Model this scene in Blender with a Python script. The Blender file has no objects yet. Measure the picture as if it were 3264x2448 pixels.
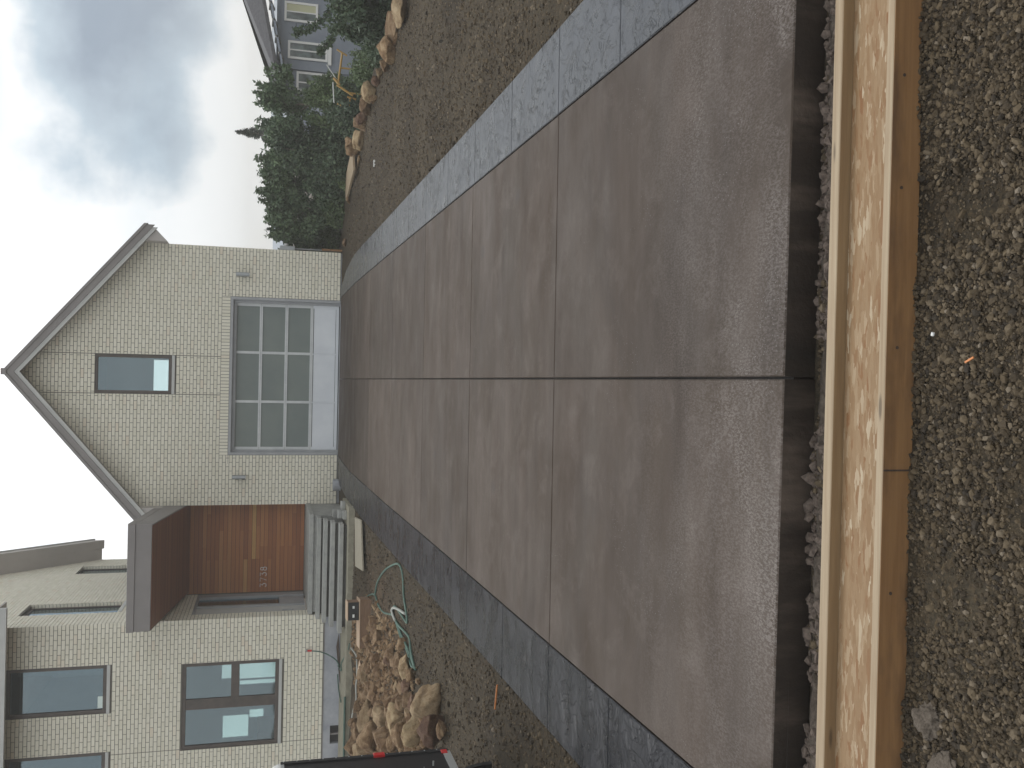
import bpy, bmesh, math, random
import numpy as np
from mathutils import Vector, Matrix
random.seed(7); rng = np.random.default_rng(7)
S = bpy.context.scene
COL = S.collection
R = math.radians

# ------------------------------------------------------------------ camera
cam_d = bpy.data.cameras.new('camera'); cam = bpy.data.objects.new('camera', cam_d); COL.objects.link(cam)
cam_d.sensor_fit = 'HORIZONTAL'; cam_d.sensor_width = 36.0; cam_d.lens = 36.0*2943/3264
cam_d.clip_start = 0.05; cam_d.clip_end = 3000
pi_, ya_, ro_ = .259, .006, -.0198
f_ = Vector((math.sin(ya_)*math.cos(pi_), math.cos(ya_)*math.cos(pi_), -math.sin(pi_)))
r_ = f_.cross(Vector((0, 0, 1))).normalized(); d_ = f_.cross(r_)
rr = r_*math.cos(ro_)+d_*math.sin(ro_); dd = -r_*math.sin(ro_)+d_*math.cos(ro_)
# the phone was held upright and the picture is stored lying on its side: picture-right = down
cam.matrix_world = Matrix(((dd.x, rr.x, -f_.x, -.194), (dd.y, rr.y, -f_.y, -22.66), (dd.z, rr.z, -f_.z, 1.673), (0, 0, 0, 1)))
S.camera = cam

# ------------------------------------------------------------------ sky and light
SUN_EL, SUN_AZ = R(52), R(-22)          # behind the house, a little to the left (azimuth from +Y towards +X)
W = bpy.data.worlds.new('World'); S.world = W; W.use_nodes = True
nt = W.node_tree; nt.nodes.clear()
def N(t, ty, **k):
    n = t.nodes.new(ty)
    for a, b in k.items(): setattr(n, a, b)
    return n
def L(t, a, b): t.links.new(a, b)
out = N(nt, 'ShaderNodeOutputWorld')
sky = N(nt, 'ShaderNodeTexSky', sky_type='NISHITA', sun_disc=False, sun_elevation=SUN_EL, sun_rotation=SUN_AZ)
bg1 = N(nt, 'ShaderNodeBackground'); bg1.inputs[1].default_value = .11; L(nt, sky.outputs[0], bg1.inputs[0])
tc = N(nt, 'ShaderNodeTexCoord')
mp = N(nt, 'ShaderNodeMapping'); mp.inputs['Scale'].default_value = (1.0, 1.0, 2.6); mp.inputs['Location'].default_value = (2.6, 7.7, .2)
L(nt, tc.outputs['Generated'], mp.inputs[0])
n1 = N(nt, 'ShaderNodeTexNoise'); n1.inputs['Scale'].default_value = 2.1; n1.inputs['Detail'].default_value = 7; n1.inputs['Roughness'].default_value = .52; n1.inputs['Distortion'].default_value = .5
L(nt, mp.outputs[0], n1.inputs[0])
n2 = N(nt, 'ShaderNodeTexNoise'); n2.inputs['Scale'].default_value = 1.1; n2.inputs['Detail'].default_value = 4
mp2 = N(nt, 'ShaderNodeMapping'); mp2.inputs['Location'].default_value = (7.3, 2.2, 5.0); mp2.inputs['Scale'].default_value = (1, 1, 1.8)
L(nt, tc.outputs['Generated'], mp2.inputs[0]); L(nt, mp2.outputs[0], n2.inputs[0])
rampc = N(nt, 'ShaderNodeValToRGB')
e = rampc.color_ramp.elements; e[0].position = .36; e[0].color = (.80, .87, .92, 1); e[1].position = .56; e[1].color = (1.0, 1.02, 1.03, 1)
k = e.new(.47); k.color = (.92, .95, .97, 1)
L(nt, n1.outputs[0], rampc.inputs[0])
# the one dark cloud bank, right of the gable
cn = N(nt, 'ShaderNodeVectorMath', operation='NORMALIZE'); L(nt, tc.outputs['Generated'], cn.inputs[0])
cm = N(nt, 'ShaderNodeMapping'); cm.vector_type = 'POINT'; L(nt, cn.outputs[0], cm.inputs[0])
CD = Vector((.40, .905, .145)); cs = N(nt, 'ShaderNodeVectorMath', operation='SUBTRACT'); L(nt, cn.outputs[0], cs.inputs[0]); cs.inputs[1].default_value = CD
n3 = N(nt, 'ShaderNodeTexNoise'); n3.inputs['Scale'].default_value = 7; n3.inputs['Detail'].default_value = 6; n3.inputs['Roughness'].default_value = .55; L(nt, cn.outputs[0], n3.inputs[0])
n3s = N(nt, 'ShaderNodeVectorMath', operation='SUBTRACT'); L(nt, n3.outputs['Color'], n3s.inputs[0]); n3s.inputs[1].default_value = (.5, .5, .5)
n3m = N(nt, 'ShaderNodeVectorMath', operation='MULTIPLY_ADD'); L(nt, n3s.outputs[0], n3m.inputs[0]); n3m.inputs[1].default_value = (.34, .34, .16); L(nt, cs.outputs[0], n3m.inputs[2])
n3k = N(nt, 'ShaderNodeVectorMath', operation='MULTIPLY'); L(nt, n3m.outputs[0], n3k.inputs[0]); n3k.inputs[1].default_value = (4.0, 4.0, 9.5)
n3l = N(nt, 'ShaderNodeVectorMath', operation='LENGTH'); L(nt, n3k.outputs[0], n3l.inputs[0])
cr_ = N(nt, 'ShaderNodeValToRGB'); ce = cr_.color_ramp.elements; ce[0].position = .35; ce[0].color = (.34, .40, .48, 1); ce[1].position = 1.0; ce[1].color = (1, 1, 1, 1)
k2 = ce.new(.70); k2.color = (.55, .63, .70, 1)
L(nt, n3l.outputs['Value'], cr_.inputs[0])
# glow of the hidden sun through the cloud
sd = Vector((math.sin(SUN_AZ)*math.cos(SUN_EL), math.cos(SUN_AZ)*math.cos(SUN_EL), math.sin(SUN_EL)))
dot = N(nt, 'ShaderNodeVectorMath', operation='DOT_PRODUCT'); dot.inputs[1].default_value = sd
nrm = N(nt, 'ShaderNodeVectorMath', operation='NORMALIZE'); L(nt, tc.outputs['Generated'], nrm.inputs[0]); L(nt, nrm.outputs[0], dot.inputs[0])
mx0 = N(nt, 'ShaderNodeMath', operation='MAXIMUM'); mx0.inputs[1].default_value = 0; L(nt, dot.outputs['Value'], mx0.inputs[0])
pw = N(nt, 'ShaderNodeMath', operation='POWER'); pw.inputs[1].default_value = 5; L(nt, mx0.outputs[0], pw.inputs[0])
ma = N(nt, 'ShaderNodeMath', operation='MULTIPLY_ADD'); ma.inputs[1].default_value = 1.0; ma.inputs[2].default_value = 1.04; L(nt, pw.outputs[0], ma.inputs[0])
bg2 = N(nt, 'ShaderNodeBackground'); cmx = N(nt, 'ShaderNodeMix', data_type='RGBA', blend_type='MULTIPLY'); cmx.inputs[0].default_value = 1; L(nt, rampc.outputs[0], cmx.inputs[6]); L(nt, cr_.outputs[0], cmx.inputs[7]); L(nt, cmx.outputs[2], bg2.inputs[0]); L(nt, ma.outputs[0], bg2.inputs[1])
rm = N(nt, 'ShaderNodeValToRGB'); rm.color_ramp.elements[0].position = .30; rm.color_ramp.elements[1].position = .42
L(nt, n2.outputs[0], rm.inputs[0])
ms = N(nt, 'ShaderNodeMixShader'); L(nt, rm.outputs[0], ms.inputs[0]); L(nt, bg1.outputs[0], ms.inputs[1]); L(nt, bg2.outputs[0], ms.inputs[2])
L(nt, ms.outputs[0], out.inputs[0])
sl = bpy.data.lights.new('sun', 'SUN'); sl.energy = .9; sl.angle = R(14); sl.color = (1, .96, .9)
so = bpy.data.objects.new('sun', sl); COL.objects.link(so)
so.rotation_euler = (-sd).to_track_quat('-Z', 'Y').to_euler(); so.location = (0, 20, 40)
S.view_settings.view_transform = 'Standard'; S.view_settings.look = 'None'; S.view_settings.exposure = 0; S.view_settings.gamma = 1
S.view_settings.use_curve_mapping = False
S.render.engine = 'CYCLES'; S.cycles.max_bounces = 6; S.cycles.transparent_max_bounces = 12

# ------------------------------------------------------------------ materials
def mat(name, base, rough=.8, metal=0, spec=.5, nodes=None):
    m = bpy.data.materials.new(name); m.use_nodes = True
    t = m.node_tree; b = t.nodes['Principled BSDF']
    b.inputs['Base Color'].default_value = (*base, 1); b.inputs['Roughness'].default_value = rough
    b.inputs['Metallic'].default_value = metal; b.inputs['Specular IOR Level'].default_value = spec
    if nodes: nodes(t, b)
    return m
def pos(t, scale=(1, 1, 1), rot=(0, 0, 0), obj=False):
    m = N(t, 'ShaderNodeMapping'); m.inputs['Scale'].default_value = scale; m.inputs['Rotation'].default_value = rot
    if obj: c = N(t, 'ShaderNodeTexCoord'); L(t, c.outputs['Object'], m.inputs[0])
    else: g = N(t, 'ShaderNodeNewGeometry'); L(t, g.outputs['Position'], m.inputs[0])
    return m.outputs[0]
def noise(t, vec, scale, detail=6, rough=.6, dist=0):
    n = N(t, 'ShaderNodeTexNoise'); n.inputs['Scale'].default_value = scale; n.inputs['Detail'].default_value = detail
    n.inputs['Roughness'].default_value = rough; n.inputs['Distortion'].default_value = dist; L(t, vec, n.inputs[0]); return n.outputs[0]
def voro(t, vec, scale, feature='F1', out='Distance', rand=1):
    n = N(t, 'ShaderNodeTexVoronoi', feature=feature); n.inputs['Scale'].default_value = scale; n.inputs['Randomness'].default_value = rand; L(t, vec, n.inputs[0]); return n.outputs[out]
def ramp(t, fac, stops):
    r = N(t, 'ShaderNodeValToRGB'); el = r.color_ramp.elements
    while len(el) < len(stops): el.new(.5)
    for q, (p, c) in zip(el, stops):
        q.position = p; q.color = (*c, 1) if len(c) == 3 else c
    L(t, fac, r.inputs[0]); return r.outputs[0]
def mix(t, fac, a, b, mode='MIX'):
    m = N(t, 'ShaderNodeMix', data_type='RGBA', blend_type=mode)
    if isinstance(fac, (int, float)): m.inputs[0].default_value = fac
    else: L(t, fac, m.inputs[0])
    for i, v in ((6, a), (7, b)):
        if isinstance(v, tuple): m.inputs[i].default_value = (*v, 1)
        else: L(t, v, m.inputs[i])
    return m.outputs[2]
def math_(t, op, a, b):
    m = N(t, 'ShaderNodeMath', operation=op)
    for i, v in ((0, a), (1, b)):
        if isinstance(v, (int, float)): m.inputs[i].default_value = v
        else: L(t, v, m.inputs[i])
    return m.outputs[0]
def bump(t, b, h, strength=.3, dist=.01, prev=None):
    n = N(t, 'ShaderNodeBump'); n.inputs['Strength'].default_value = strength; n.inputs['Distance'].default_value = dist
    L(t, h, n.inputs['Height'])
    if prev is not None: L(t, prev, n.inputs['Normal'])
    L(t, n.outputs[0], b.inputs['Normal']); return n.outputs[0]
def var(t, k=.25):
    """a brightness factor per loose piece / per object"""
    g = N(t, 'ShaderNodeNewGeometry'); o = N(t, 'ShaderNodeObjectInfo')
    s = math_(t, 'FRACT', math_(t, 'ADD', g.outputs['Random Per Island'], o.outputs['Random']), 0)
    return math_(t, 'MULTIPLY_ADD', s, k) if False else s
def vary(t, col_a, col_b): return ramp(t, var(t), [(0, col_a), (1, col_b)])

def brick_n(t, b):
    c = ramp(t, var(t), [(0, (.72, .69, .575)), (.5, (.76, .73, .62)), (.93, (.79, .76, .65)), (1, (.74, .67, .55))])
    c = mix(t, .35, c, ramp(t, noise(t, pos(t), 9, 5), [(.3, (.86, .85, .82)), (.7, (1, 1, 1))]), 'MULTIPLY')
    L(t, c, b.inputs['Base Color'])
M_brick = mat('cream_brick', (.6, .58, .48), .85, nodes=brick_n)
M_mortar = mat('dark_mortar', (.13, .125, .11), .95, nodes=lambda t, b: (L(t, ramp(t, noise(t, pos(t), 40), [(.3, (.15, .14, .12)), (.7, (.20, .19, .165))]), b.inputs['Base Color'])))
def conc(a, c, sc=3, rough=.85):
    def f(t, b):
        n = noise(t, pos(t), sc, 8, .65)
        L(t, ramp(t, n, [(.3, a), (.7, c)]), b.inputs['Base Color']); bump(t, b, noise(t, pos(t), 45, 6), .3, .006)
    return f
M_found = mat('foundation_concrete', (.4, .4, .42), .85, nodes=conc((.27, .285, .32), (.42, .43, .455)))
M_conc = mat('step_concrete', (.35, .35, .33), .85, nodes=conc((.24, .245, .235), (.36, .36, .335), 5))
M_concd = mat('shaded_step_concrete', (.1, .1, .1), .9, nodes=conc((.07, .07, .065), (.12, .12, .11), 5))  # dark copy of the step concrete, shade of the tread gaps in its colour
M_pad = mat('pad_concrete', (.3, .28, .22), .9, nodes=conc((.19, .175, .13), (.31, .29, .22), 6))
M_dark = mat('dark_bronze_frame', (.075, .062, .055), .5, nodes=lambda t, b: L(t, ramp(t, noise(t, pos(t), 5), [(.3, (.06, .05, .045)), (.7, (.10, .08, .068))]), b.inputs['Base Color']))
M_metal = mat('grey_metal_trim', (.2, .19, .185), .55, nodes=lambda t, b: L(t, ramp(t, noise(t, pos(t), 1.2), [(.3, (.20, .185, .18)), (.7, (.255, .235, .228))]), b.inputs['Base Color']))
M_soffit = mat('grey_soffit', (.42, .39, .37), .7, nodes=lambda t, b: L(t, ramp(t, noise(t, pos(t), .9), [(.3, (.38, .355, .335)), (.7, (.46, .43, .405))]), b.inputs['Base Color']))
M_trim = mat('pale_grey_trim', (.5, .5, .48), .6, nodes=lambda t, b: L(t, ramp(t, noise(t, pos(t), 3), [(.3, (.44, .445, .43)), (.7, (.52, .52, .50))]), b.inputs['Base Color']))
M_alu = mat('aluminium_white', (.6, .62, .62), .4, .0, .6, nodes=lambda t, b: L(t, ramp(t, noise(t, pos(t), 4), [(.3, (.50, .52, .53)), (.7, (.60, .62, .62))]), b.inputs['Base Color']))
M_jamb = mat('grey_door_jamb', (.34, .35, .36), .5, nodes=lambda t, b: L(t, ramp(t, noise(t, pos(t), 4), [(.3, (.29, .30, .315)), (.7, (.37, .38, .39))]), b.inputs['Base Color']))
M_panel = mat('white_door_panel', (.66, .69, .73), .45, nodes=lambda t, b: L(t, ramp(t, noise(t, pos(t), 2), [(.3, (.60, .63, .67)), (.75, (.70, .73, .76))]), b.inputs['Base Color']))
M_frost = mat('frosted_glass', (.13, .16, .155), .32, 0, .5, nodes=lambda t, b: L(t, ramp(t, noise(t, pos(t), .8), [(.3, (.145, .175, .17)), (.7, (.19, .22, .20))]), b.inputs['Base Color']))
def glass_mat(name, tint, refl):
    m = bpy.data.materials.new(name); m.use_nodes = True; t = m.node_tree; t.nodes.clear()
    o = N(t, 'ShaderNodeOutputMaterial'); tr = N(t, 'ShaderNodeBsdfTransparent'); tr.inputs[0].default_value = (*tint, 1)
    gl = N(t, 'ShaderNodeBsdfGlossy'); gl.inputs['Roughness'].default_value = .02; gl.inputs[0].default_value = (.80, .92, 1, 1)
    fr = N(t, 'ShaderNodeFresnel'); fr.inputs[0].default_value = 1.5
    ad = math_(t, 'ADD', fr.outputs[0], refl)
    bp = N(t, 'ShaderNodeBump'); bp.inputs['Strength'].default_value = .06; bp.inputs['Distance'].default_value = .02
    L(t, noise(t, pos(t), 1.3, 2), bp.inputs['Height']); L(t, bp.outputs[0], gl.inputs['Normal'])
    mx = N(t, 'ShaderNodeMixShader'); L(t, ad, mx.inputs[0]); L(t, tr.outputs[0], mx.inputs[1]); L(t, gl.outputs[0], mx.inputs[2]); L(t, mx.outputs[0], o.inputs[0]); return m
M_glass = glass_mat('window_glass', (.74, .84, .84), .075)
M_room = mat('room_plaster', (.16, .17, .18), .9, nodes=lambda t, b: L(t, ramp(t, noise(t, pos(t), 1), [(.3, (.22, .25, .29)), (.7, (.30, .33, .37))]), b.inputs['Base Color']))
M_milk = bpy.data.materials.new('milky_far_pane'); M_milk.use_nodes = True; t_ = M_milk.node_tree; t_.nodes.clear()
mo = N(t_, 'ShaderNodeOutputMaterial'); mt = N(t_, 'ShaderNodeBsdfTranslucent'); mt.inputs[0].default_value = (.80, .92, .90, 1); mp_ = N(t_, 'ShaderNodeBsdfTransparent'); mm_ = N(t_, 'ShaderNodeMixShader'); mm_.inputs[0].default_value = .45
L(t_, mt.outputs[0], mm_.inputs[1]); L(t_, mp_.outputs[0], mm_.inputs[2]); L(t_, mm_.outputs[0], mo.inputs[0])
M_paper = mat('white_paper', (.72, .82, .78), .8, nodes=lambda t, b: L(t, ramp(t, noise(t, pos(t), 9), [(.3, (.68, .79, .75)), (.7, (.74, .84, .80))]), b.inputs['Base Color']))
def clad_n(t, b):
    c = ramp(t, var(t), [(0, (.30, .105, .036)), (.35, (.37, .142, .048)), (.75, (.42, .172, .057)), (.95, (.46, .215, .078)), (1, (.56, .34, .11))])
    g = noise(t, pos(t, (1.2, 1.2, 40)), 2.2, 6, .65)
    c = mix(t, .55, c, ramp(t, g, [(.3, (.62, .56, .52)), (.7, (1.1, 1.05, 1))]), 'MULTIPLY')
    L(t, c, b.inputs['Base Color'])
M_clad = mat('cedar_cladding', (.22, .08, .04), .6, nodes=clad_n)
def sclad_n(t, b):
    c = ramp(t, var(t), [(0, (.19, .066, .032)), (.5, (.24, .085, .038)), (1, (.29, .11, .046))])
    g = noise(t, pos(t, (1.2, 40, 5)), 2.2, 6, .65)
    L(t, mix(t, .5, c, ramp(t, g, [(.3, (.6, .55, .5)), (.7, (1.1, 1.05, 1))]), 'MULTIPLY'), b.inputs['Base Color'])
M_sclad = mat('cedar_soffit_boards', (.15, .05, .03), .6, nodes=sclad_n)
M_white = mat('white_plastic', (.75, .75, .73), .5)
M_steel = mat('dull_steel', (.35, .37, .38), .35, .6)
M_black = mat('black_rubber', (.012, .012, .013), .6)
M_shingle = mat('grey_shingles', (.10, .10, .11), .9, nodes=lambda t, b: (L(t, ramp(t, noise(t, pos(t, (1, 1, 1)), 14, 5), [(.3, (.06, .06, .068)), (.7, (.11, .108, .115))]), b.inputs['Base Color'])))

# driveway concrete: mauve-brown integral colour, brushed, with pale efflorescence patches near the road
def drive_n(t, b):
    p = pos(t)
    big = noise(t, pos(t, (.6, .9, 1)), .9, 7, .62, .6)
    c = ramp(t, big, [(.25, (.0355, .0247, .0185)), (.5, (.061, .045, .0352)), (.75, (.0905, .0702, .0575))])
    c = mix(t, ramp(t, noise(t, pos(t, (.8, 1.3, 1)), 1.5, 7, .66, .5), [(.46, (0, 0, 0)), (.62, (.85, .85, .85))]), c, (.049, .034, .0235))
    c = mix(t, ramp(t, noise(t, pos(t, (1.4, 1.4, 1), (0, 0, .4)), 2.1, 7, .7, .4), [(.52, (0, 0, 0)), (.72, (.6, .6, .6))]), c, (.105, .085, .073))
    st = noise(t, pos(t, (.35, 5, 1)), 1.4, 7, .62, .3)
    c = mix(t, .55, c, ramp(t, st, [(.3, (.74, .70, .68)), (.5, (.96, .95, .94)), (.72, (1.16, 1.15, 1.14))]), 'MULTIPLY')
    oi = N(t, 'ShaderNodeObjectInfo'); c = mix(t, 1, c, ramp(t, oi.outputs['Random'], [(0, (.82, .81, .80)), (1, (1.16, 1.15, 1.15))]), 'MULTIPLY')
    # efflorescence, strongest along the road end
    sx = N(t, 'ShaderNodeSeparateXYZ'); L(t, p, sx.inputs[0])
    near = N(t, 'ShaderNodeMapRange'); near.inputs[1].default_value = -17.6; near.inputs[2].default_value = -19.3; L(t, sx.outputs[1], near.inputs[0])
    lo_ = noise(t, pos(t, (.7, 1.6, 1)), 1.3, 5, .6, .8)
    fine = noise(t, pos(t, (1.6, .8, 1)), 60, 5, .85)
    m1 = math_(t, 'MULTIPLY', ramp(t, lo_, [(.34, (0, 0, 0)), (.62, (1, 1, 1))]), near.outputs[0])
    m2 = math_(t, 'MULTIPLY', m1, ramp(t, fine, [(.47, (.04, .04, .04)), (.55, (1, 1, 1))]))
    c = mix(t, math_(t, 'MULTIPLY', m2, .62), c, (.24, .212, .198))
    spots = voro(t, p, 55)
    pick = noise(t, p, 1.6, 3)
    sp = math_(t, 'MULTIPLY', math_(t, 'LESS_THAN', spots, .12), ramp(t, pick, [(.55, (0, 0, 0)), (.62, (1, 1, 1))]))
    c = mix(t, math_(t, 'MULTIPLY', sp, .6), c, (.32, .31, .31))
    dk = voro(t, pos(t, (1, .7, 1)), .9)
    c = mix(t, ramp(t, dk, [(.03, (.55, .55, .55)), (.075, (0, 0, 0))]), c, (.052, .042, .038))
    L(t, c, b.inputs['Base Color'])
    L(t, ramp(t, noise(t, pos(t, (.6, 1.5, 1)), 1.6, 5), [(.3, (.48, .48, .48)), (.7, (.74, .74, .74))]), b.inputs['Roughness'])
    bn = bump(t, b, noise(t, pos(t, (1, 3, 1)), 30, 5, .7), .22, .004)
    bump(t, b, noise(t, p, 160, 3, .7), .25, .002, bn)
M_drive = mat('brown_coloured_concrete', (.2, .165, .15), .6, spec=.20, nodes=drive_n)
def stamp_n(t, b):
    p = pos(t, (1, 1.6, 1))
    n = noise(t, p, 2.6, 8, .6, .5)
    ridg = math_(t, 'ABSOLUTE', math_(t, 'SUBTRACT', noise(t, pos(t, (1.3, 1, 1)), 4.2, 5, .6, 1.4), .5), 0)
    cr = ramp(t, ridg, [(0, (0, 0, 0)), (.022, (1, 1, 1))])
    c = ramp(t, n, [(.3, (.012, .014, .019)), (.48, (.022, .025, .033)), (.72, (.048, .053, .065))])
    c = mix(t, 1, c, ramp(t, cr, [(0, (.6, .6, .6)), (1, (1, 1, 1))]), 'MULTIPLY')
    L(t, c, b.inputs['Base Color'])
    L(t, ramp(t, n, [(.3, (.20, .20, .20)), (.7, (.40, .40, .40))]), b.inputs['Roughness'])
    bn = bump(t, b, n, .65, .025); bn = bump(t, b, cr, .45, .010, bn); bump(t, b, noise(t, pos(t), 60, 4), .3, .003, bn)
M_stamp = mat('stamped_slate_concrete', (.13, .14, .16), .36, nodes=stamp_n)
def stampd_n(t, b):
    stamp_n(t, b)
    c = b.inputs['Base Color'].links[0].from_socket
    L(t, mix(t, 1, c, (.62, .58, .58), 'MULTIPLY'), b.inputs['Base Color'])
M_stampd = mat('stamped_slate_concrete_shaded', (.08, .085, .1), .5, spec=.22, nodes=stampd_n)  # left border copy: its weaker sky reflection is darkened into the colour
def edge_n(t, b):
    n = noise(t, pos(t, (2.2, 1, .6)), 1.5, 6, .6)
    c = ramp(t, n, [(.35, (.011, .008, .006)), (.52, (.024, .017, .013)), (.66, (.085, .065, .052))])
    d = noise(t, pos(t, (14, 1, 1.5)), 2, 4, .7)
    L(t, mix(t, .4, c, ramp(t, d, [(.3, (.5, .5, .5)), (.7, (1.5, 1.45, 1.4))]), 'MULTIPLY'), b.inputs['Base Color'])
    bump(t, b, noise(t, pos(t), 25, 5), .5, .01)
M_edge = mat('wet_slab_edge', (.05, .04, .035), .5, nodes=edge_n)
def dirt_n(t, b):
    p = pos(t)
    sx = N(t, 'ShaderNodeSeparateXYZ'); L(t, p, sx.inputs[0])
    a = noise(t, p, .8, 6, .6); g = noise(t, p, 60, 5, .75)
    c = ramp(t, a, [(.3, (.032, .024, .015)), (.5, (.050, .038, .023)), (.7, (.070, .055, .035))])
    c = mix(t, .8, c, ramp(t, g, [(.32, (.42, .42, .42)), (.5, (1, 1, 1)), (.68, (1.8, 1.72, 1.6))]), 'MULTIPLY')
    v = voro(t, p, 38, out='Color'); hs = N(t, 'ShaderNodeSeparateColor'); L(t, v, hs.inputs[0])
    c = mix(t, .5, c, ramp(t, hs.outputs[0], [(0, (.5, .5, .52)), (.5, (1, 1, .98)), (.85, (1.25, 1.1, .95)), (1, (1.9, 1.8, 1.7))]), 'MULTIPLY')
    # reddish subsoil by the rock heap
    dm = N(t, 'ShaderNodeVectorMath', operation='DISTANCE'); L(t, p, dm.inputs[0]); dm.inputs[1].default_value = (-6.2, -7.2, -.1)
    mr = ramp(t, math_(t, 'ADD', math_(t, 'MULTIPLY', dm.outputs['Value'], .16), math_(t, 'MULTIPLY', noise(t, p, 1.7, 4), .35)), [(.45, (1, 1, 1)), (.72, (0, 0, 0))])
    c = mix(t, math_(t, 'MULTIPLY', mr, .85), c, mix(t, .7, (.12, .074, .042), ramp(t, g, [(.3, (.5, .5, .5)), (.7, (1.5, 1.5, 1.5))]), 'MULTIPLY'))
    L(t, c, b.inputs['Base Color'])
    bn = bump(t, b, g, .8, .02); bump(t, b, voro(t, p, 38), .6, .012, bn)
M_dirt = mat('gravelly_dirt', (.1, .09, .07), .95, spec=.3, nodes=dirt_n)
def peb_n(t, b):
    c = ramp(t, var(t), [(0, (.030, .023, .016)), (.25, (.050, .036, .021)), (.6, (.076, .055, .032)), (.85, (.108, .079, .046)), (.97, (.145, .112, .074)), (1, (.20, .165, .125))])
    L(t, mix(t, .5, c, ramp(t, noise(t, pos(t), 130, 3), [(.3, (.6, .6, .6)), (.7, (1.2, 1.2, 1.2))]), 'MULTIPLY'), b.inputs['Base Color'])
M_peb = mat('mixed_pebbles', (.1, .09, .07), .85, spec=.35, nodes=peb_n)
def rock_n(a, bb, c3):
    def f(t, b):
        p = pos(t, obj=True)
        o = N(t, 'ShaderNodeObjectInfo'); ad = N(t, 'ShaderNodeVectorMath', operation='ADD'); L(t, p, ad.inputs[0]); L(t, o.outputs['Location'], ad.inputs[1])
        n = noise(t, ad.outputs[0], 3.2, 7, .6, .8)
        c = ramp(t, n, [(.32, a), (.5, bb), (.66, c3)])
        tone = ramp(t, o.outputs['Random'], [(0, (.70, .66, .62)), (.5, (.95, .92, .9)), (1, (1.1, 1.08, 1.02))])
        c = mix(t, 1, c, tone, 'MULTIPLY')
        c = mix(t, .6, c, ramp(t, noise(t, ad.outputs[0], 22, 5, .7), [(.3, (.55, .53, .5)), (.7, (1.2, 1.2, 1.2))]), 'MULTIPLY')
        L(t, c, b.inputs['Base Color'])
        bn = bump(t, b, noise(t, ad.outputs[0], 9, 6, .7), .7, .03); bump(t, b, noise(t, ad.outputs[0], 60, 4), .4, .006, bn)
    return f
M_rock = mat('brown_sandstone', (.25, .18, .12), .92, spec=.25, nodes=rock_n((.12, .07, .037), (.21, .138, .08), (.31, .23, .145)))
M_rockpale = mat('pale_sandstone', (.4, .3, .18), .92, spec=.25, nodes=rock_n((.17, .11, .062), (.29, .215, .13), (.36, .285, .185)))
M_rockred = mat('red_sandstone', (.25, .13, .08), .92, spec=.25, nodes=rock_n((.09, .048, .032), (.145, .085, .058), (.22, .15, .105)))
M_rubble = mat('broken_concrete', (.3, .26, .22), .95, nodes=lambda t, b: (L(t, ramp(t, noise(t, pos(t), 90, 6, .8), [(.35, (.075, .058, .043)), (.65, (.21, .17, .132))]), b.inputs['Base Color']), bump(t, b, noise(t, pos(t), 110, 5, .8), 1, .012)))
def slur_n(t, b):
    n = noise(t, pos(t), 34, 7, .75); m_ = noise(t, pos(t), 5, 4)
    c = mix(t, ramp(t, m_, [(.4, (0, 0, 0)), (.62, (1, 1, 1))]), ramp(t, n, [(.35, (.030, .022, .015)), (.6, (.075, .057, .042))]), ramp(t, n, [(.35, (.05, .038, .028)), (.6, (.15, .12, .095))]))
    L(t, c, b.inputs['Base Color']); bump(t, b, n, .9, .02)
M_lump = mat('pinkish_concrete_lump', (.15, .13, .12), .95, nodes=lambda t, b: L(t, ramp(t, noise(t, pos(t), 28, 5, .7), [(.35, (.040, .028, .021)), (.65, (.145, .112, .092))]), b.inputs['Base Color']))
M_slurry = mat('hardened_slurry', (.1, .09, .08), .95, nodes=slur_n)
def pine(a, bb, along=0, stain=None):
    sc = [22, 22, 22]; sc[along] = .9
    def f(t, b):
        g = noise(t, pos(t, tuple(sc)), 2.2, 6, .6, .35)
        c = ramp(t, g, [(.3, a), (.7, bb)])
        if stain: c = mix(t, math_(t, 'MULTIPLY', ramp(t, noise(t, pos(t, (1, 4, 4)), 2.3, 5, .6), [(.48, (0, 0, 0)), (.68, (1, 1, 1))]), .7), c, stain)
        k = voro(t, pos(t, (1.6, 8, 8)), 1.1)
        c = mix(t, ramp(t, k, [(.05, (.8, .8, .8)), (.10, (0, 0, 0))]), c, tuple(x*.35 for x in a))
        L(t, c, b.inputs['Base Color']); bump(t, b, g, .3, .003)
    return f
M_pine = mat('fresh_pine', (.6, .48, .32), .7, nodes=pine((.26, .185, .11), (.37, .29, .195)))
M_pinein = mat('warm_pine', (.5, .34, .18), .7, nodes=pine((.19, .12, .058), (.26, .175, .09)))
M_pinebr = mat('stained_pine_side', (.35, .2, .09), .7, nodes=pine((.19, .095, .035), (.26, .14, .055), stain=(.085, .045, .022)))
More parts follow.
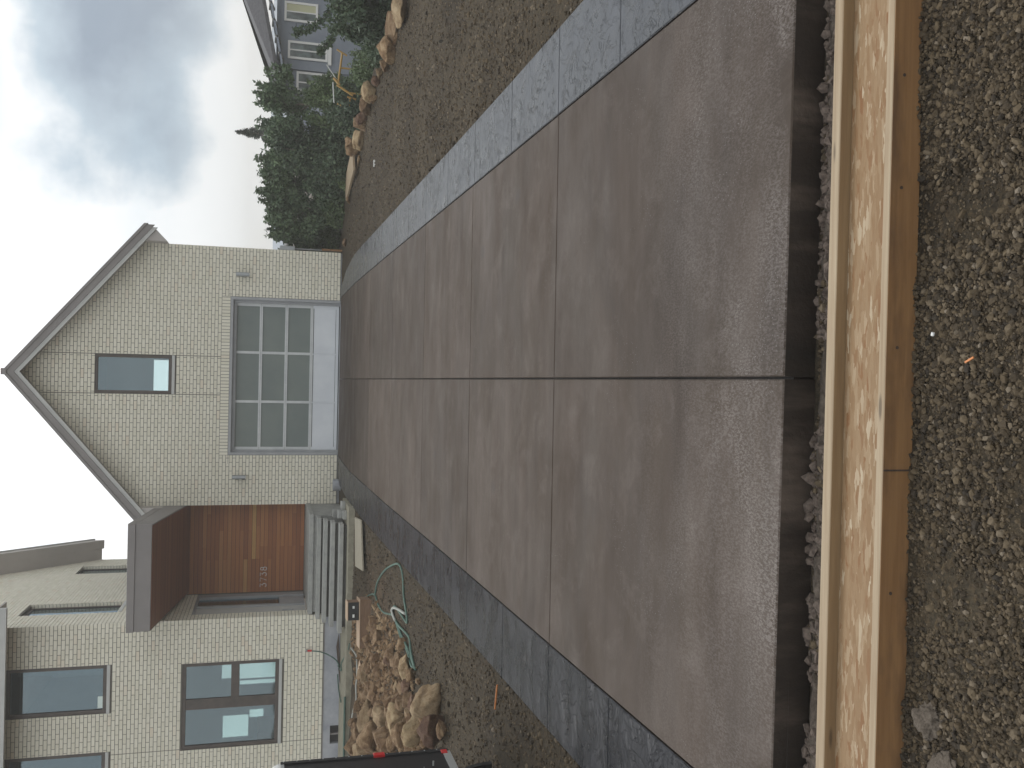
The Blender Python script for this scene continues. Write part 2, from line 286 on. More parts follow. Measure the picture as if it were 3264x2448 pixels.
def osb_n(t, b):
    cols = None
    p1 = pos(t, (16, 62, 30), (0, 0, .9)); p2 = pos(t, (15, 66, 30), (0, 0, -.75)); p3 = pos(t, (13, 58, 30), (0, 0, .2))
    c = None
    for i, p in enumerate((p1, p2, p3)):
        wp = N(t, 'ShaderNodeVectorMath', operation='ADD'); L(t, p, wp.inputs[0])
        nz = N(t, 'ShaderNodeTexNoise'); nz.inputs['Scale'].default_value = 1.5; L(t, p, nz.inputs[0]); L(t, nz.outputs['Color'], wp.inputs[1])
        v = N(t, 'ShaderNodeTexVoronoi'); v.inputs['Scale'].default_value = 1.0; L(t, wp.outputs[0], v.inputs[0])
        s = N(t, 'ShaderNodeSeparateColor'); L(t, v.outputs['Color'], s.inputs[0])
        cc = ramp(t, s.outputs[0], [(0, (.20, .095, .035)), (.14, (.22, .13, .06)), (.7, (.26, .17, .09)), (.92, (.32, .23, .14)), (1, (.42, .34, .24))])
        if c is None: c = cc; h = s.outputs[1]
        else: c = mix(t, ramp(t, s.outputs[2], [(.5, (0, 0, 0)), (.55, (1, 1, 1))]), c, cc)
    g = noise(t, pos(t, (4, 60, 30)), 3, 4, .7)
    c = mix(t, .4, c, ramp(t, g, [(.3, (.7, .66, .6)), (.7, (1.1, 1.1, 1.1))]), 'MULTIPLY')
    L(t, c, b.inputs['Base Color']); bump(t, b, h, .35, .004)
M_osb = mat('strand_board', (.45, .32, .2), .75, nodes=osb_n)
def leaf(name, a, bb, c3):
    def f(t, b):
        c = ramp(t, var(t), [(0, a), (.6, bb), (1, c3)])
        L(t, mix(t, .6, c, ramp(t, noise(t, pos(t), 1.3, 3), [(.35, (.55, .6, .6)), (.65, (1.3, 1.25, 1.1))]), 'MULTIPLY'), b.inputs['Base Color'])
        try: b.inputs['Transmission Weight'].default_value = 0
        except Exception: pass
    return mat(name, bb, .6, spec=.35, nodes=f)
M_leafA = leaf('aspen_leaf', (.075, .12, .072), (.11, .165, .092), (.155, .215, .12))
M_leafB = leaf('dark_leaf', (.050, .080, .052), (.072, .108, .064), (.10, .14, .082))
M_leafC = leaf('olive_leaf', (.07, .11, .05), (.105, .155, .065), (.15, .20, .10))
M_leafR = leaf('plum_leaf', (.06, .02, .03), (.09, .03, .04), (.12, .05, .05))
M_needle = leaf('spruce_needle', (.02, .038, .028), (.032, .055, .038), (.05, .075, .05))
M_bark = mat('bark', (.16, .14, .11), .9, nodes=conc((.10, .085, .065), (.22, .2, .16), 12))
M_box = mat('raw_plywood', (.45, .33, .23), .8, nodes=pine((.38, .27, .18), (.50, .37, .26)))
M_boxbr = mat('brown_plywood', (.2, .12, .07), .8, nodes=pine((.15, .088, .05), (.23, .14, .085)))
M_hose = mat('green_hose', (.06, .13, .10), .55, nodes=lambda t, b: L(t, ramp(t, noise(t, pos(t), 6), [(.35, (.035, .085, .065)), (.7, (.085, .155, .12))]), b.inputs['Base Color']))
M_pipeW = mat('pale_hose', (.33, .34, .31), .5)
M_red = mat('red_plastic', (.55, .02, .02), .35)
M_trail = mat('trailer_black', (.010, .010, .012), .32, 0, .5, nodes=lambda t, b: (L(t, ramp(t, noise(t, pos(t), 1.5), [(.3, (.007, .007, .009)), (.7, (.014, .014, .016))]), b.inputs['Base Color']), bump(t, b, noise(t, pos(t), 2.2, 3), .12, .02)))
M_silver = mat('silver_trim', (.55, .56, .55), .35, .5)
M_yellow = mat('yellow_paint', (.36, .22, .06), .6)
M_copper = mat('orange_strap', (.55, .20, .06), .5)
M_siding = mat('blue_grey_siding', (.27, .32, .39), .8, nodes=lambda t, b: L(t, ramp(t, noise(t, pos(t), 2), [(.3, (.20, .23, .28)), (.7, (.25, .28, .33))]), b.inputs['Base Color']))
M_curtain = mat('yellow_blind', (.5, .5, .33), .8)
M_wood_old = mat('weathered_board', (.3, .27, .2), .85, nodes=pine((.25, .22, .165), (.38, .345, .27)))
M_darkwood = mat('dark_plank', (.06, .04, .03), .8, nodes=pine((.035, .024, .018), (.075, .05, .035)))

# ------------------------------------------------------------------ mesh helpers
class MB:
    def __init__(s): s.v = []; s.f = []
    def box(s, x0, x1, y0, y1, z0, z1, T=None, jit=0):
        n = len(s.v)
        P = [(x, y, z) for z in (z0, z1) for y in (y0, y1) for x in (x0, x1)]
        if jit: P = [tuple(c+random.uniform(-jit, jit) for c in p) for p in P]
        if T is not None: P = [tuple(T @ Vector(p)) for p in P]
        s.v += P
        s.f += [(n, n+2, n+3, n+1), (n+4, n+5, n+7, n+6), (n, n+1, n+5, n+4), (n+2, n+6, n+7, n+3), (n, n+4, n+6, n+2), (n+1, n+3, n+7, n+5)]
        return s
    def prism(s, poly, a, b, ax='z'):
        """poly: 2D outline, extruded from a to b along ax ('y': (x,z) outline; 'x': (y,z); 'z': (x,y))"""
        n = len(s.v); k = len(poly)
        for d in (a, b):
            for (p, q) in poly:
                s.v.append({'y': (p, d, q), 'x': (d, p, q), 'z': (p, q, d)}[ax])
        s.f.append(tuple(range(n, n+k))); s.f.append(tuple(range(n+2*k-1, n+k-1, -1)))
        for i in range(k): j = (i+1) % k; s.f.append((n+i, n+k+i, n+k+j, n+j))
        return s
    def tube(s, pts, r, seg=8, cap=True, r1=None):
        pts = [Vector(p) for p in pts]; n = len(s.v); m = len(pts); up = Vector((0, 0, 1))
        for i, p in enumerate(pts):
            t = (pts[min(i+1, m-1)]-pts[max(i-1, 0)]).normalized()
            u = t.cross(up) if abs(t.dot(up)) < .95 else t.cross(Vector((1, 0, 0))); u.normalize(); w = t.cross(u)
            rr_ = r if r1 is None else r+(r1-r)*i/max(1, m-1)
            for k in range(seg):
                a = 2*math.pi*k/seg; s.v.append(tuple(p+u*math.cos(a)*rr_+w*math.sin(a)*rr_))
        for i in range(m-1):
            for k in range(seg):
                k2 = (k+1) % seg; s.f.append((n+i*seg+k, n+i*seg+k2, n+(i+1)*seg+k2, n+(i+1)*seg+k))
        if cap: s.f.append(tuple(n+seg-1-k for k in range(seg))); s.f.append(tuple(n+(m-1)*seg+k for k in range(seg)))
        return s
    def mesh(s, name, m, smooth=False, bevel=0):
        me = bpy.data.meshes.new(name); me.from_pydata([tuple(v) for v in s.v], [], s.f)
        bm = bmesh.new(); bm.from_mesh(me); bmesh.ops.recalc_face_normals(bm, faces=bm.faces)
        if bevel: bmesh.ops.bevel(bm, geom=list(bm.edges), offset=bevel, segments=1, affect='EDGES')
        bm.to_mesh(me); bm.free()
        for x in (m if isinstance(m, (list, tuple)) else [m]): me.materials.append(x)
        if smooth: me.polygons.foreach_set('use_smooth', [True]*len(me.polygons))
        return me
    def obj(s, name, m, parent=None, smooth=False, bevel=0, kind=None):
        return link(name, s.mesh(name, m, smooth, bevel), parent, kind)
def link(name, me, parent=None, kind=None):
    o = bpy.data.objects.new(name, me); COL.objects.link(o)
    if parent is not None:
        o.parent = parent
        # parents are only translated / z-rotated empties: keep the geometry where it was modelled
        o.matrix_parent_inverse = parent_world(parent).inverted()
    if kind: o['kind'] = kind
    return o
def parent_world(p):
    M = Matrix.Translation(p.location) @ p.rotation_euler.to_matrix().to_4x4()
    if p.parent: M = parent_world(p.parent) @ p.matrix_parent_inverse @ M
    return M
def tag(o, label, cat, group=None):
    o['label'] = label; o['category'] = cat
    if group: o['group'] = group
    return o
def thing(name, label, cat, loc=(0, 0, 0), group=None):
    o = bpy.data.objects.new(name, None); COL.objects.link(o); o.location = loc; o.empty_display_size = .2
    return tag(o, label, cat, group)
def fast_mesh(name, V, F, m, smooth=False):
    """V (n,3), F (m,k) numpy arrays"""
    me = bpy.data.meshes.new(name); k = F.shape[1]
    me.vertices.add(len(V)); me.vertices.foreach_set('co', V.astype(np.float32).ravel())
    me.loops.add(F.size); me.loops.foreach_set('vertex_index', F.astype(np.int32).ravel())
    me.polygons.add(len(F)); me.polygons.foreach_set('loop_start', np.arange(0, F.size, k, dtype=np.int32))
    me.polygons.foreach_set('use_smooth', np.full(len(F), smooth))
    me.update(calc_edges=True); me.materials.append(m); return me

# ------------------------------------------------------------------ driveway edges and terrain
def xin(side, y):
    a = [(-19.2, 1.80), (-16.3, 1.83), (-13.7, 1.86), (-11, 1.895), (-7, 1.945), (-3.1, 1.98), (-.12, 1.95)] if side > 0 else [(-19.2, -2.065), (-15, -2.055), (-11, -2.045), (-8, -2.05), (-2.66, -2.015), (-1.3, -1.94), (-.12, -1.86)]
    return float(np.interp(y, [p[0] for p in a], [p[1] for p in a]))
def xout(side, y):
    a = [(-19.2, 2.48), (-15, 2.48), (-12.4, 2.50), (-9.7, 2.54), (-7, 2.57), (-4.2, 2.61), (-2.7, 2.61), (-1.18, 2.46), (-.44, 2.27), (-.12, 2.18)] if side > 0 else \
        [(-19.2, -2.68), (-12.3, -2.68), (-9, -2.70), (-4.9, -2.70), (-2.4, -2.66), (-1.36, -2.58), (-.12, -2.50)]
    return float(np.interp(y, [p[0] for p in a], [p[1] for p in a]))
def ss(t): t = min(1, max(0, t)); return t*t*(3-2*t)
EP = [(-30, 5.7), (-9, 5.5), (-5, 5.45), (-3.5, 5.15), (-.5, 4.75), (.6, 4.2), (1.6, 3.4)]
def edge(y):
    if y <= EP[0][0]: return EP[0][1]
    for a, b in zip(EP, EP[1:]):
        if y <= b[0]: return a[1]+(b[1]-a[1])*(y-a[0])/(b[0]-a[0])
    return EP[-1][1]
def zg(x, y):
    z = .022*max(min(y, 0), -40)-.035
    if y < -19.0: z += (-.572-z)*ss((-19.0-y)/.15)
    z += .30*math.exp(-((x+6.6)**2/4.0+(y+9.5)**2/14.))*ss((-3.2-x)/1.5)
    if x > 0: z -= 2.6*ss((x-edge(y)-.25)/2.2)
    if y > 1: z -= 2.0*ss((y-2)/12.)*(0 if x > 5 else ss((x-3)/1.) if x > 3 else 0)
    return z
def _h(i, j):  # value noise for small ground relief
    return (math.sin(i*127.1+j*311.7)*43758.5453) % 1
def vn(x, y):
    i, j = math.floor(x), math.floor(y); u, v = x-i, y-j; u = u*u*(3-2*u); v = v*v*(3-2*v)
    return (_h(i, j)*(1-u)+_h(i+1, j)*u)*(1-v)+(_h(i, j+1)*(1-u)+_h(i+1, j+1)*u)*v
def relief(x, y):
    if xout(-1, y)+.05 < x < xout(1, y)-.05 and -19.15 < y < .3: return -.11
    if -19.4 < y < -19.1 and abs(x) < 2.8: return .01*(vn(x*9, y*9)-.5)
    w = .5 if y < -19.2 else 1
    a = .045*(vn(x*1.3, y*1.3)-.5)+.022*(vn(x*4.1+9, y*4.1)-.5)+.01*(vn(x*13, y*13+3)-.5)
    if x < -3.4: a *= 1.8
    if y < -19.25: a = .016*(vn(x*6, y*6)-.5)+.008*(vn(x*21, y*21)-.5)
    return a
def gz(x, y): return zg(x, y)+relief(x, y)
xs = np.concatenate([np.linspace(-240, -30, 12), np.linspace(-28, -10.5, 16), np.arange(-10, 8.01, .14), np.linspace(9, 40, 22), np.linspace(50, 400, 10)])
ys = np.concatenate([np.linspace(-160, -40, 8), np.linspace(-38, -22.2, 16), np.arange(-22, -18.6, .07), np.arange(-18.5, 3, .14), np.linspace(3.3, 30, 30), np.linspace(35, 420, 14)])
V = np.array([(x, y, gz(x, y)) for y in ys for x in xs]); nx = len(xs)
F = np.array([(j*nx+i, j*nx+i+1, (j+1)*nx+i+1, (j+1)*nx+i) for j in range(len(ys)-1) for i in range(nx-1)])
g = link('ground', fast_mesh('ground', V, F, M_dirt, True), kind='structure')

# ------------------------------------------------------------------ driveway
def slab_mesh(name, y0, y1, xa, xb, m, edgem, gap=.004, nseg=8, bev=.006, lip=0):
    """a slab between y0 and y1 with sides xa(y), xb(y), top on the driveway plane, with eased edges"""
    y0 += gap; y1 -= gap
    yy = [y0+bev*0]+list(np.linspace(y0, y1, nseg+1))[1:-1]+[y1]
    vs = []; fs = []; n = len(yy)
    for y in yy:
        a = xa(y)+gap; b = xb(y)-gap; z = .022*y+lip
        e_ = bev if y in (yy[0], yy[-1]) else 0
        vs += [(a, y, z-.17), (a, y, z-bev), (a+bev, y+(bev if y == yy[0] else -bev if y == yy[-1] else 0), z),
               (b-bev, y+(bev if y == yy[0] else -bev if y == yy[-1] else 0), z), (b, y, z-bev), (b, y, z-.17)]
    for i in range(n-1):
        for k in range(5): fs.append((i*6+k, i*6+k+1, (i+1)*6+k+1, (i+1)*6+k))
    vs += [(vs[1][0], yy[0], vs[1][2]), (vs[4][0], yy[0], vs[4][2]), (vs[(n-1)*6+1][0], yy[-1], vs[(n-1)*6+1][2]), (vs[(n-1)*6+4][0], yy[-1], vs[(n-1)*6+4][2])]
    a = len(vs)-4
    fs += [(0, 5, a+1, a), (a, a+1, 3, 2), ((n-1)*6, a+2, a+3, (n-1)*6+5), (a+2, (n-1)*6+2, (n-1)*6+3, a+3)]
    vs = [(x, y-(.026*x+.012)*ss((-18.4-y)/.8), z) for x, y, z in vs]
    me = bpy.data.meshes.new(name); me.from_pydata(vs, [], fs)
    bm = bmesh.new(); bm.from_mesh(me); bmesh.ops.remove_doubles(bm, verts=bm.verts, dist=1e-6)
    bmesh.ops.recalc_face_normals(bm, faces=bm.faces); bm.to_mesh(me); bm.free()
    me.materials.append(m); me.materials.append(edgem)
    for p in me.polygons:
        if p.normal.y < -.9 or abs(p.normal.z) < .2: p.material_index = 1
    return me
drive = MB().prism([(-2.04, -19.17), (1.78, -19.17), (1.90, -8), (1.92, -.13), (-1.84, -.13), (-2.0, -5.6)], 0, 1)
vs_ = [(x, y, .022*y-(.165 if z == 0 else .07)) for (x, y, z) in drive.v]; drive.v = vs_
drv = drive.obj('driveway', M_edge, kind='structure')
CJ = [-19.2, -16.2, -13.55, -11.0, -8.35, -5.65, -2.7, -.1]
xc = lambda y: float(np.interp(y, [-19.2, 0], [-.125, -.02]))
for i, (a, b) in enumerate(zip(CJ, CJ[1:])):
    for s in (-1, 1):
        xa, xb = ((lambda y: xin(-1, y)), xc) if s < 0 else (xc, (lambda y: xin(1, y)))
        link('slab', slab_mesh('slab', a, b, xa, xb, M_drive, M_edge, .0062 if i > 0 else .0058), drv)
for s in (-1, 1):
    js = [-19.2, -18.45, -17.36, -16.2, -14.95, -13.62, -12.33, -11.0, -9.68, -8.33, -7.0, -5.65, -4.3, -2.8, -1.5, -.1]
    bord = MB().prism([(xin(s, y)+s*.02, y) for y in (-19.17, -11, -5.6, -.13)]+[(xout(s, y)-s*.02, y) for y in (-.13, -3.3, -8.5, -13.5, -19.17)], 0, 1)
    bord.v = [(x, y, .022*y-(.165 if z == 0 else .06)) for (x, y, z) in bord.v]
    bo = bord.obj('driveway_border', M_edge, kind='structure')
    for a, b in zip(js, js[1:]):
        xa, xb = ((lambda y: xout(-1, y)), (lambda y: xin(-1, y))) if s < 0 else ((lambda y: xin(1, y)), (lambda y: xout(1, y)))
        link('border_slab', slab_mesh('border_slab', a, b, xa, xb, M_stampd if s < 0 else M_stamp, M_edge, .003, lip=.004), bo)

# ------------------------------------------------------------------ the white-brick house
C_, B_ = .0757, .203           # course height, brick module
house = thing('house', 'cream brick house with steep gabled garage, wooden entry and dark windows', 'house', (-3, 2, 0))
hp = lambda mb, name, m, parent=house, **k: mb.obj(name, m, parent, **k)
roof_in = lambda x: 7.03-.833*abs(x)              # brick line under the garage rake
def lw_roof(y): return min(6.70+1.06*(y+1.9), 8.252-1.14*(y-3.785))
BR = []            # all bricks: (frame, u0, u1, z0, z1) with frame 'G','L','S'
JT = .0115
def lay(frame, u0, u1, z0, z1f, open_, joints=(), phase=0, inside=None):
    row = 0; z = z0
    while z < z1f:
        off = (row % 2)*.5*B_+phase; u = u0-((u0-off) % B_)-B_
        segs = []
        while u < u1:
            segs.append((u+JT/2, u+B_-JT/2)); u += B_
        cuts = [(o[0], o[1]) for o in open_ if z+C_*.5 > o[2] and z+C_*.5 < o[3]]+[(j-.006, j+.006) for j in joints]
        for a, b in segs:
            parts = [(max(a, u0), min(b, u1))]
            for c0, c1 in cuts:
                nx_ = []
                for p, q in parts:
                    if q <= c0 or p >= c1: nx_.append((p, q))
                    else:
                        if c0-p > .006: nx_.append((p, c0-.002))
                        if q-c1 > .006: nx_.append((c1+.002, q))
                parts = nx_
            for p, q in parts:
                if q-p < .006: continue
                if inside and not (inside(p, z+C_) and inside(q, z+C_)):
                    if not (inside(p, z) or inside(q, z)): continue
                BR.append((frame, p, q, z+JT/2, z+C_-JT/2))
        z += C_; row += 1
GD = (-1.86, 1.875, -.1, 33.5*C_)                     # garage door opening
z_s1 = GD[3]+.195
lay('G', -3.03, 3.03, .01, 7.0, [GD, (-1.86, 1.875, GD[3]-.01, z_s1+.01), (-.45, .45, 3.74, 5.48)], (-.45, .45), inside=lambda x, z: z < roof_in(x)+.05)
u = -1.86
while u < 1.87:                                        # soldier course over the garage door
    BR.append(('G', u+JT/2, min(u+C_, 1.875)-JT/2, GD[3]+.01, z_s1)); u += C_
W1 = (-8.0, -6.16, 1.31, 3.30); W2 = (-7.1, -6.09, 4.79, 6.70); W3 = (-8.93, -7.90, 4.79, 6.70)
lay('L', -9.9, -5.23, .372, 6.72, [W1, (W1[0], W1[1], 1.235, 1.31), W2, W3, (W2[0], W2[1], 4.715, 4.79), (W3[0], W3[1], 4.715, 4.79)], (-7.97,), phase=.05)
S1 = (-.88, .16, 4.74, 6.70); S2 = (3.60, 4.66, 4.74, 6.46); SD = (-1.42, .62, .6, 3.2)
lay('S', -1.9, 5.63, .372, 10., [S1, S2, SD, (.58, 6, 0, 3.55)], phase=.02, inside=lambda y, z: z < lw_roof(y)+.05)
def brick_xyz(b):
    f, a, c, z0, z1 = b
    if f == 'G': return (a, c, 0, .05, z0, z1)
    if f == 'L': return (a, c, -1.9, -1.85, z0, z1)
    return (-5.28, -5.23, a, c, z0, z1)
def mk_wall(poly_list, name, m): pass
# mortar backing walls (with real openings)
def wall_boxes(mb, ax, u0, u1, z0, z1, opens, d0, d1, top=None):
    """fills u0..u1 x z0..z1 minus openings with boxes"""
    us = sorted({u0, u1, *[o[0] for o in opens], *[o[1] for o in opens]}); us = [u for u in us if u0 <= u <= u1]
    for a, b in zip(us, us[1:]):
        m_ = (a+b)/2; zs = [z0]; iv = sorted((o[2], o[3]) for o in opens if o[0] < m_ < o[1]); z = z0
        for c, d in iv:
            if c > z: emit(mb, ax, a, b, z, c, d0, d1, None)
            z = max(z, d)
        if z < z1: emit(mb, ax, a, b, z, z1, d0, d1, top)
def emit(mb, ax, a, b, z, c, d0, d1, top):
    if top is None: poly = [(a, z), (b, z), (b, c), (a, c)]
    else:
        n = max(1, int((b-a)/.4)); pts = [(a+(b-a)*i/n, top(a+(b-a)*i/n)) for i in range(n+1)]
        if a < 0 < b and ax == 'y': pts = [(a, top(a)), (0, top(0)), (b, top(b))]
        poly = [(a, z), (b, z)]+[(p, q) for p, q in reversed(pts)]
    mb.prism(poly, d0, d1, ax)
gw = MB(); wall_boxes(gw, 'y', -3.022, 3.022, 0, 7, [GD, (-.45, .45, 3.74, 5.48)], .016, .20, roof_in)
gwall = hp(gw, 'garage_wall', M_mortar)
hp(MB().box(-3.022, -2.85, .20, 6, 0, 3.9), 'garage_side_wall', M_mortar); hp(MB().box(2.85, 3.022, .20, 6, 0, 4.4), 'garage_side_wall', M_mortar)
lw = MB(); wall_boxes(lw, 'y', -9.9, -5.24, .36, 6.72, [W1, W2, W3], -1.884, -1.70); lwall = hp(lw, 'left_wing_wall', M_mortar)
sw = MB(); wall_boxes(sw, 'x', -1.70, 5.62, .36, 10, [S1, S2, SD], -5.42, -5.246, lw_roof); swall = hp(sw, 'left_wing_side_wall', M_mortar)
# the 300 bricks that show largest: the near ones of the left wing's front, plus all the others in one piece
Mv = cam.matrix_world.inverted()
def px(p):
    q = Mv @ Vector(p); return (1632+q.x/-q.z*2943, 1224-q.y/-q.z*2943, -q.z)
sc_ = []
for i, b in enumerate(BR):
    x0, x1, y0, y1, z0, z1 = brick_xyz(b); c = px(((x0+x1)/2, y0, (z0+z1)/2))
    if b[0] == 'L' and b[2]-b[1] > .18 and 20 < c[0] < 1100 and 15 < c[1] < 2438: sc_.append((c[2], i))
sc_.sort(); near = {i for _, i in sc_[:300]}
protos = {}
rest = MB()
for i, b in enumerate(BR):
    x0, x1, y0, y1, z0, z1 = brick_xyz(b)
    if i in near:
        w_ = round(x1-x0, 3)
        if w_ not in protos: protos[w_] = MB().box(-w_/2, w_/2, 0, .05, -(C_-JT)/2, (C_-JT)/2).mesh('brick', M_brick, bevel=.0015)
        o = bpy.data.objects.new('brick', protos[w_]); COL.objects.link(o); o.parent = lwall; o.matrix_parent_inverse = parent_world(lwall).inverted()
        o.location = ((x0+x1)/2, -1.9+random.uniform(-.0015, .0015), (z0+z1)/2)
    else:
        d = random.uniform(-.0015, .0015)
        if b[0] == 'S': rest.box(x0, x1+d, y0, y1, z0, z1)
        else: rest.box(x0, x1, y0+d, y1, z0, z1)
# reveals and the right corner of the garage side
z = .01
r_i = 0
while z < 3.9:
    o_ = 0 if r_i % 2 else .10
    rest.box(3.0225, 3.03, .055, .055+.09 if r_i % 2 == 0 else .2, z+JT/2, z+C_-JT/2)
    z += C_; r_i += 1
Vr = np.array(rest.v); Fr = np.array(rest.f)
link('brickwork', fast_mesh('brickwork', Vr, Fr, M_brick), house, kind='stuff')
# brick reveals inside the side windows
for (a, b, z0, z1) in (S1, S2):
    mb = MB(); z = z0
    while z < z1-.02:
        mb.box(-5.315, -5.248, b-.014, b-.001, z+JT/2, min(z+C_, z1)-JT/2); z += C_
    hp(mb, 'brick_reveal', M_brick, kind='stuff')

# --- windows
def window(x0, x1, z0, z1, y, bars=(), papers=(), sill=True, fw=.075, room=None, extra=None):
    """a framed window in a wall facing -Y; bars: (x0,x1,z0,z1) in the same plane"""
    fr = MB()
    y0, y1 = y+.030, y+.11
    fr.box(x0+.003, x0+fw, y0, y1, z0+.003, z1-.003).box(x1-fw, x1-.003, y0, y1, z0+.003, z1-.003)
    fr.box(x0+fw, x1-fw, y0, y1, z1-fw, z1-.003).box(x0+fw, x1-fw, y0, y1, z0+.003, z0+fw)
    w = hp(fr, 'window', M_dark, bevel=.004)
    for b in bars: MB().box(b[0], b[1], y0+.004, y1-.004, b[2], b[3]).obj('mullion', M_dark, w, bevel=.003)
    MB().box(x0+fw, x1-fw, y+.072, y+.078, z0+fw, z1-fw).obj('pane', M_glass, w)
    for p in papers: MB().box(p[0], p[1], y+.066, y+.0685, p[2], p[3]).obj('paper_sheet', M_paper, w)
    if sill: MB().box(x0, x1, y-.022, y+.03, z0-.07, z0-.003).obj('window_sill', M_trim, w, bevel=.003)
    return w
def room(x0, x1, y0, y1, z0, z1, holes=()):
    t = .06; mb = MB()
    mb.box(x0-t, x0, y0, y1, z0, z1).box(x1, x1+t, y0, y1, z0, z1).box(x0, x1, y0, y1, z0-t, z0).box(x0, x1, y0, y1, z1, z1+t)
    xs_ = sorted({x0, x1, *[h[0] for h in holes], *[h[1] for h in holes]})
    for a, b in zip(xs_, xs_[1:]):
        m_ = (a+b)/2; z = z0
        for c, d in sorted((h[2], h[3]) for h in holes if h[0] < m_ < h[1]):
            if c > z: mb.box(a, b, y1, y1+t, z, c)
            z = max(z, d)
        if z < z1: mb.box(a, b, y1, y1+t, z, z1)
    return hp(mb, 'room_interior', M_room)
def through(Yb, x, z, yw=-1.9):   # the line of sight from the road through a point of the wall, carried on to the rear wall of the room
    c = cam.matrix_world.translation; p = Vector((x, yw, z)); r = p-c; t = (Yb-c.y)/r.y; q = c+r*t; return q.x, q.z
def thr(Yb, x0, x1, z0, z1, yw=-1.9):
    a = through(Yb, x0, z0, yw); b = through(Yb, x1, z1, yw); return (a[0], b[0], a[1], b[1])
window(-.45, .45, 3.815, 5.48, 0)
room(-.9, .9, .201, 2.5, 3.3, 5.6, [thr(2.5, -.37, .335, 3.88, 4.21, 0)])
wb = window(*W1, -1.9, bars=[(-7.16, -6.94, 1.385, 3.225), (-6.94, -6.235, 2.135, 2.305)])
HB = [thr(2.6, -7.80, -7.32, 1.93, 2.46), thr(2.6, -7.40, -7.22, 1.62, 1.91), thr(2.6, -6.53, -6.216, 2.30, 2.50), thr(2.6, -6.555, -6.214, 1.38, 2.13), thr(2.6, -6.68, -6.585, 1.386, 2.123)]
room(-10.4, -5.6, -1.69, 2.6, .8, 3.9, HB)
for h_ in HB:
    MB().box(h_[0]-.03, h_[1]+.03, 2.67, 2.675, h_[2]-.03, h_[3]+.03).obj('far_pane', M_milk, wb)
hp(MB().box(-9.2, -8.8, 1.0, 2.2, .81, 1.75).box(-8.2, -7.2, 1.6, 2.3, .81, 1.25), 'kitchen_cabinet', M_darkwood, kind='stuff')
window(*W2, -1.9, papers=[(-7.0, -6.755, 4.87, 4.965)]); room(-7.5, -5.7, -1.69, 2.2, 4.3, 6.65)
window(*W3, -1.9); room(-9.4, -7.7, -1.69, 2.2, 4.3, 6.65)
for (a, b, z0, z1) in (S1, S2):
    fr = MB(); x = -5.318
    fr.box(x-.05, x, a, a+.06, z0, z1).box(x-.05, x, b-.06, b, z0, z1).box(x-.05, x, a+.06, b-.06, z1-.06, z1).box(x-.05, x, a+.06, b-.06, z0, z0+.06)
    w = hp(fr, 'window', M_dark)
    MB().box(x-.022, x-.018, a+.06, b-.06, z0+.06, z1-.06).obj('pane', M_glass, w)
    MB().box(-5.38, -5.215, a, b, z0-.07, z0-.002).obj('window_sill', M_trim, w)
    hp(MB().box(-6.4, -5.5, a-.3, a-.25, z0-.3, z1+.1).box(-6.4, -5.5, b+.25, b+.3, z0-.3, z1+.1).box(-6.45, -6.4, a-.3, b+.3, z0-.3, z1+.1), 'room_interior', M_room)

# --- garage door
gd = hp(MB().box(-1.855, -1.79, -.012, .14, .0, GD[3]-.002).box(1.805, 1.87, -.012, .14, .0, GD[3]-.002).box(-1.79, 1.805, -.012, .14, GD[3]-.062, GD[3]-.002), 'garage_door', M_jamb, bevel=.004)
MB().box(-1.79, -1.74, .06, .14, 0, GD[3]-.063).box(1.74, 1.805, .06, .14, 0, GD[3]-.063).box(-1.74, 1.74, .06, .14, GD[3]-.13, GD[3]-.063).obj('door_stop', M_jamb, gd)
zr = [.045, .655, 1.245, 1.835, 2.44]; xr = [-1.72, -.595, .57, 1.72]
y0 = .115
MB().box(-1.74, 1.74, y0+.05, y0+.06, .02, 2.42).obj('door_backing', M_black, gd)
for r in range(4):
    for c in range(3):
        if r == 0:
            MB().box(xr[c]+.012, xr[c+1]-.012, y0+.012, y0+.045, zr[0]+.05, zr[1]-.045).obj('door_panel', M_panel, gd, bevel=.004)
        else:
            MB().box(xr[c]+.03, xr[c+1]-.03, y0+.02, y0+.045, zr[r]+.03, zr[r+1]-.03).obj('glass_pane', M_frost, gd)
    MB().box(-1.74, 1.74, y0, y0+.05, zr[r]-(.03 if r else .025), zr[r]+.004).box(-1.74, 1.74, y0, y0+.05, zr[r]+.008, zr[r]+.04).obj('door_rail', M_alu if r else M_panel, gd)
MB().box(-1.74, 1.74, y0, y0+.05, zr[4]-.045, zr[4]+.02).obj('door_rail', M_alu, gd)
for i, x in enumerate(xr):
    w_ = .052
    for r in range(4):
        if r == 0 and i in (1, 2): MB().box(x-.012, x+.012, y0+.002, y0+.05, zr[0]+.041, zr[1]-.031).obj('door_stile', M_panel, gd); continue
        MB().box(x-.03 if i < 3 else x-.05, x+.03 if i else x+.05, y0+.002, y0+.05, zr[r]+.041, zr[r+1]-.031).obj('door_stile', M_alu if r else M_panel, gd)
MB().box(-1.74, 1.74, y0-.01, y0+.05, .0, .022).obj('weather_strip', M_black, gd)
MB().box(-2.06, -1.86, -.003, .02, GD[3]+.002, GD[3]+.009).box(-1.86, 1.875, -.006, .02, GD[3]-.001, GD[3]+.009).box(1.875, 2.10, -.003, .02, GD[3]+.002, GD[3]+.009).obj('steel_lintel', M_metal, gd)
# wall lamps
for x in (-2.372, 2.39):
    w = hp(MB().tube([(x, -.10, 2.13), (x, -.10, 2.43)], .05, 16), 'wall_lamp', M_steel, smooth=False)
    MB().box(x-.045, x+.045, -.055, -.002, 2.22, 2.34).obj('lamp_bracket', M_steel, w, bevel=.004)
    MB().tube([(x, -.10, 2.122), (x, -.10, 2.129)], .042, 16).obj('lamp_lens', M_white, w)

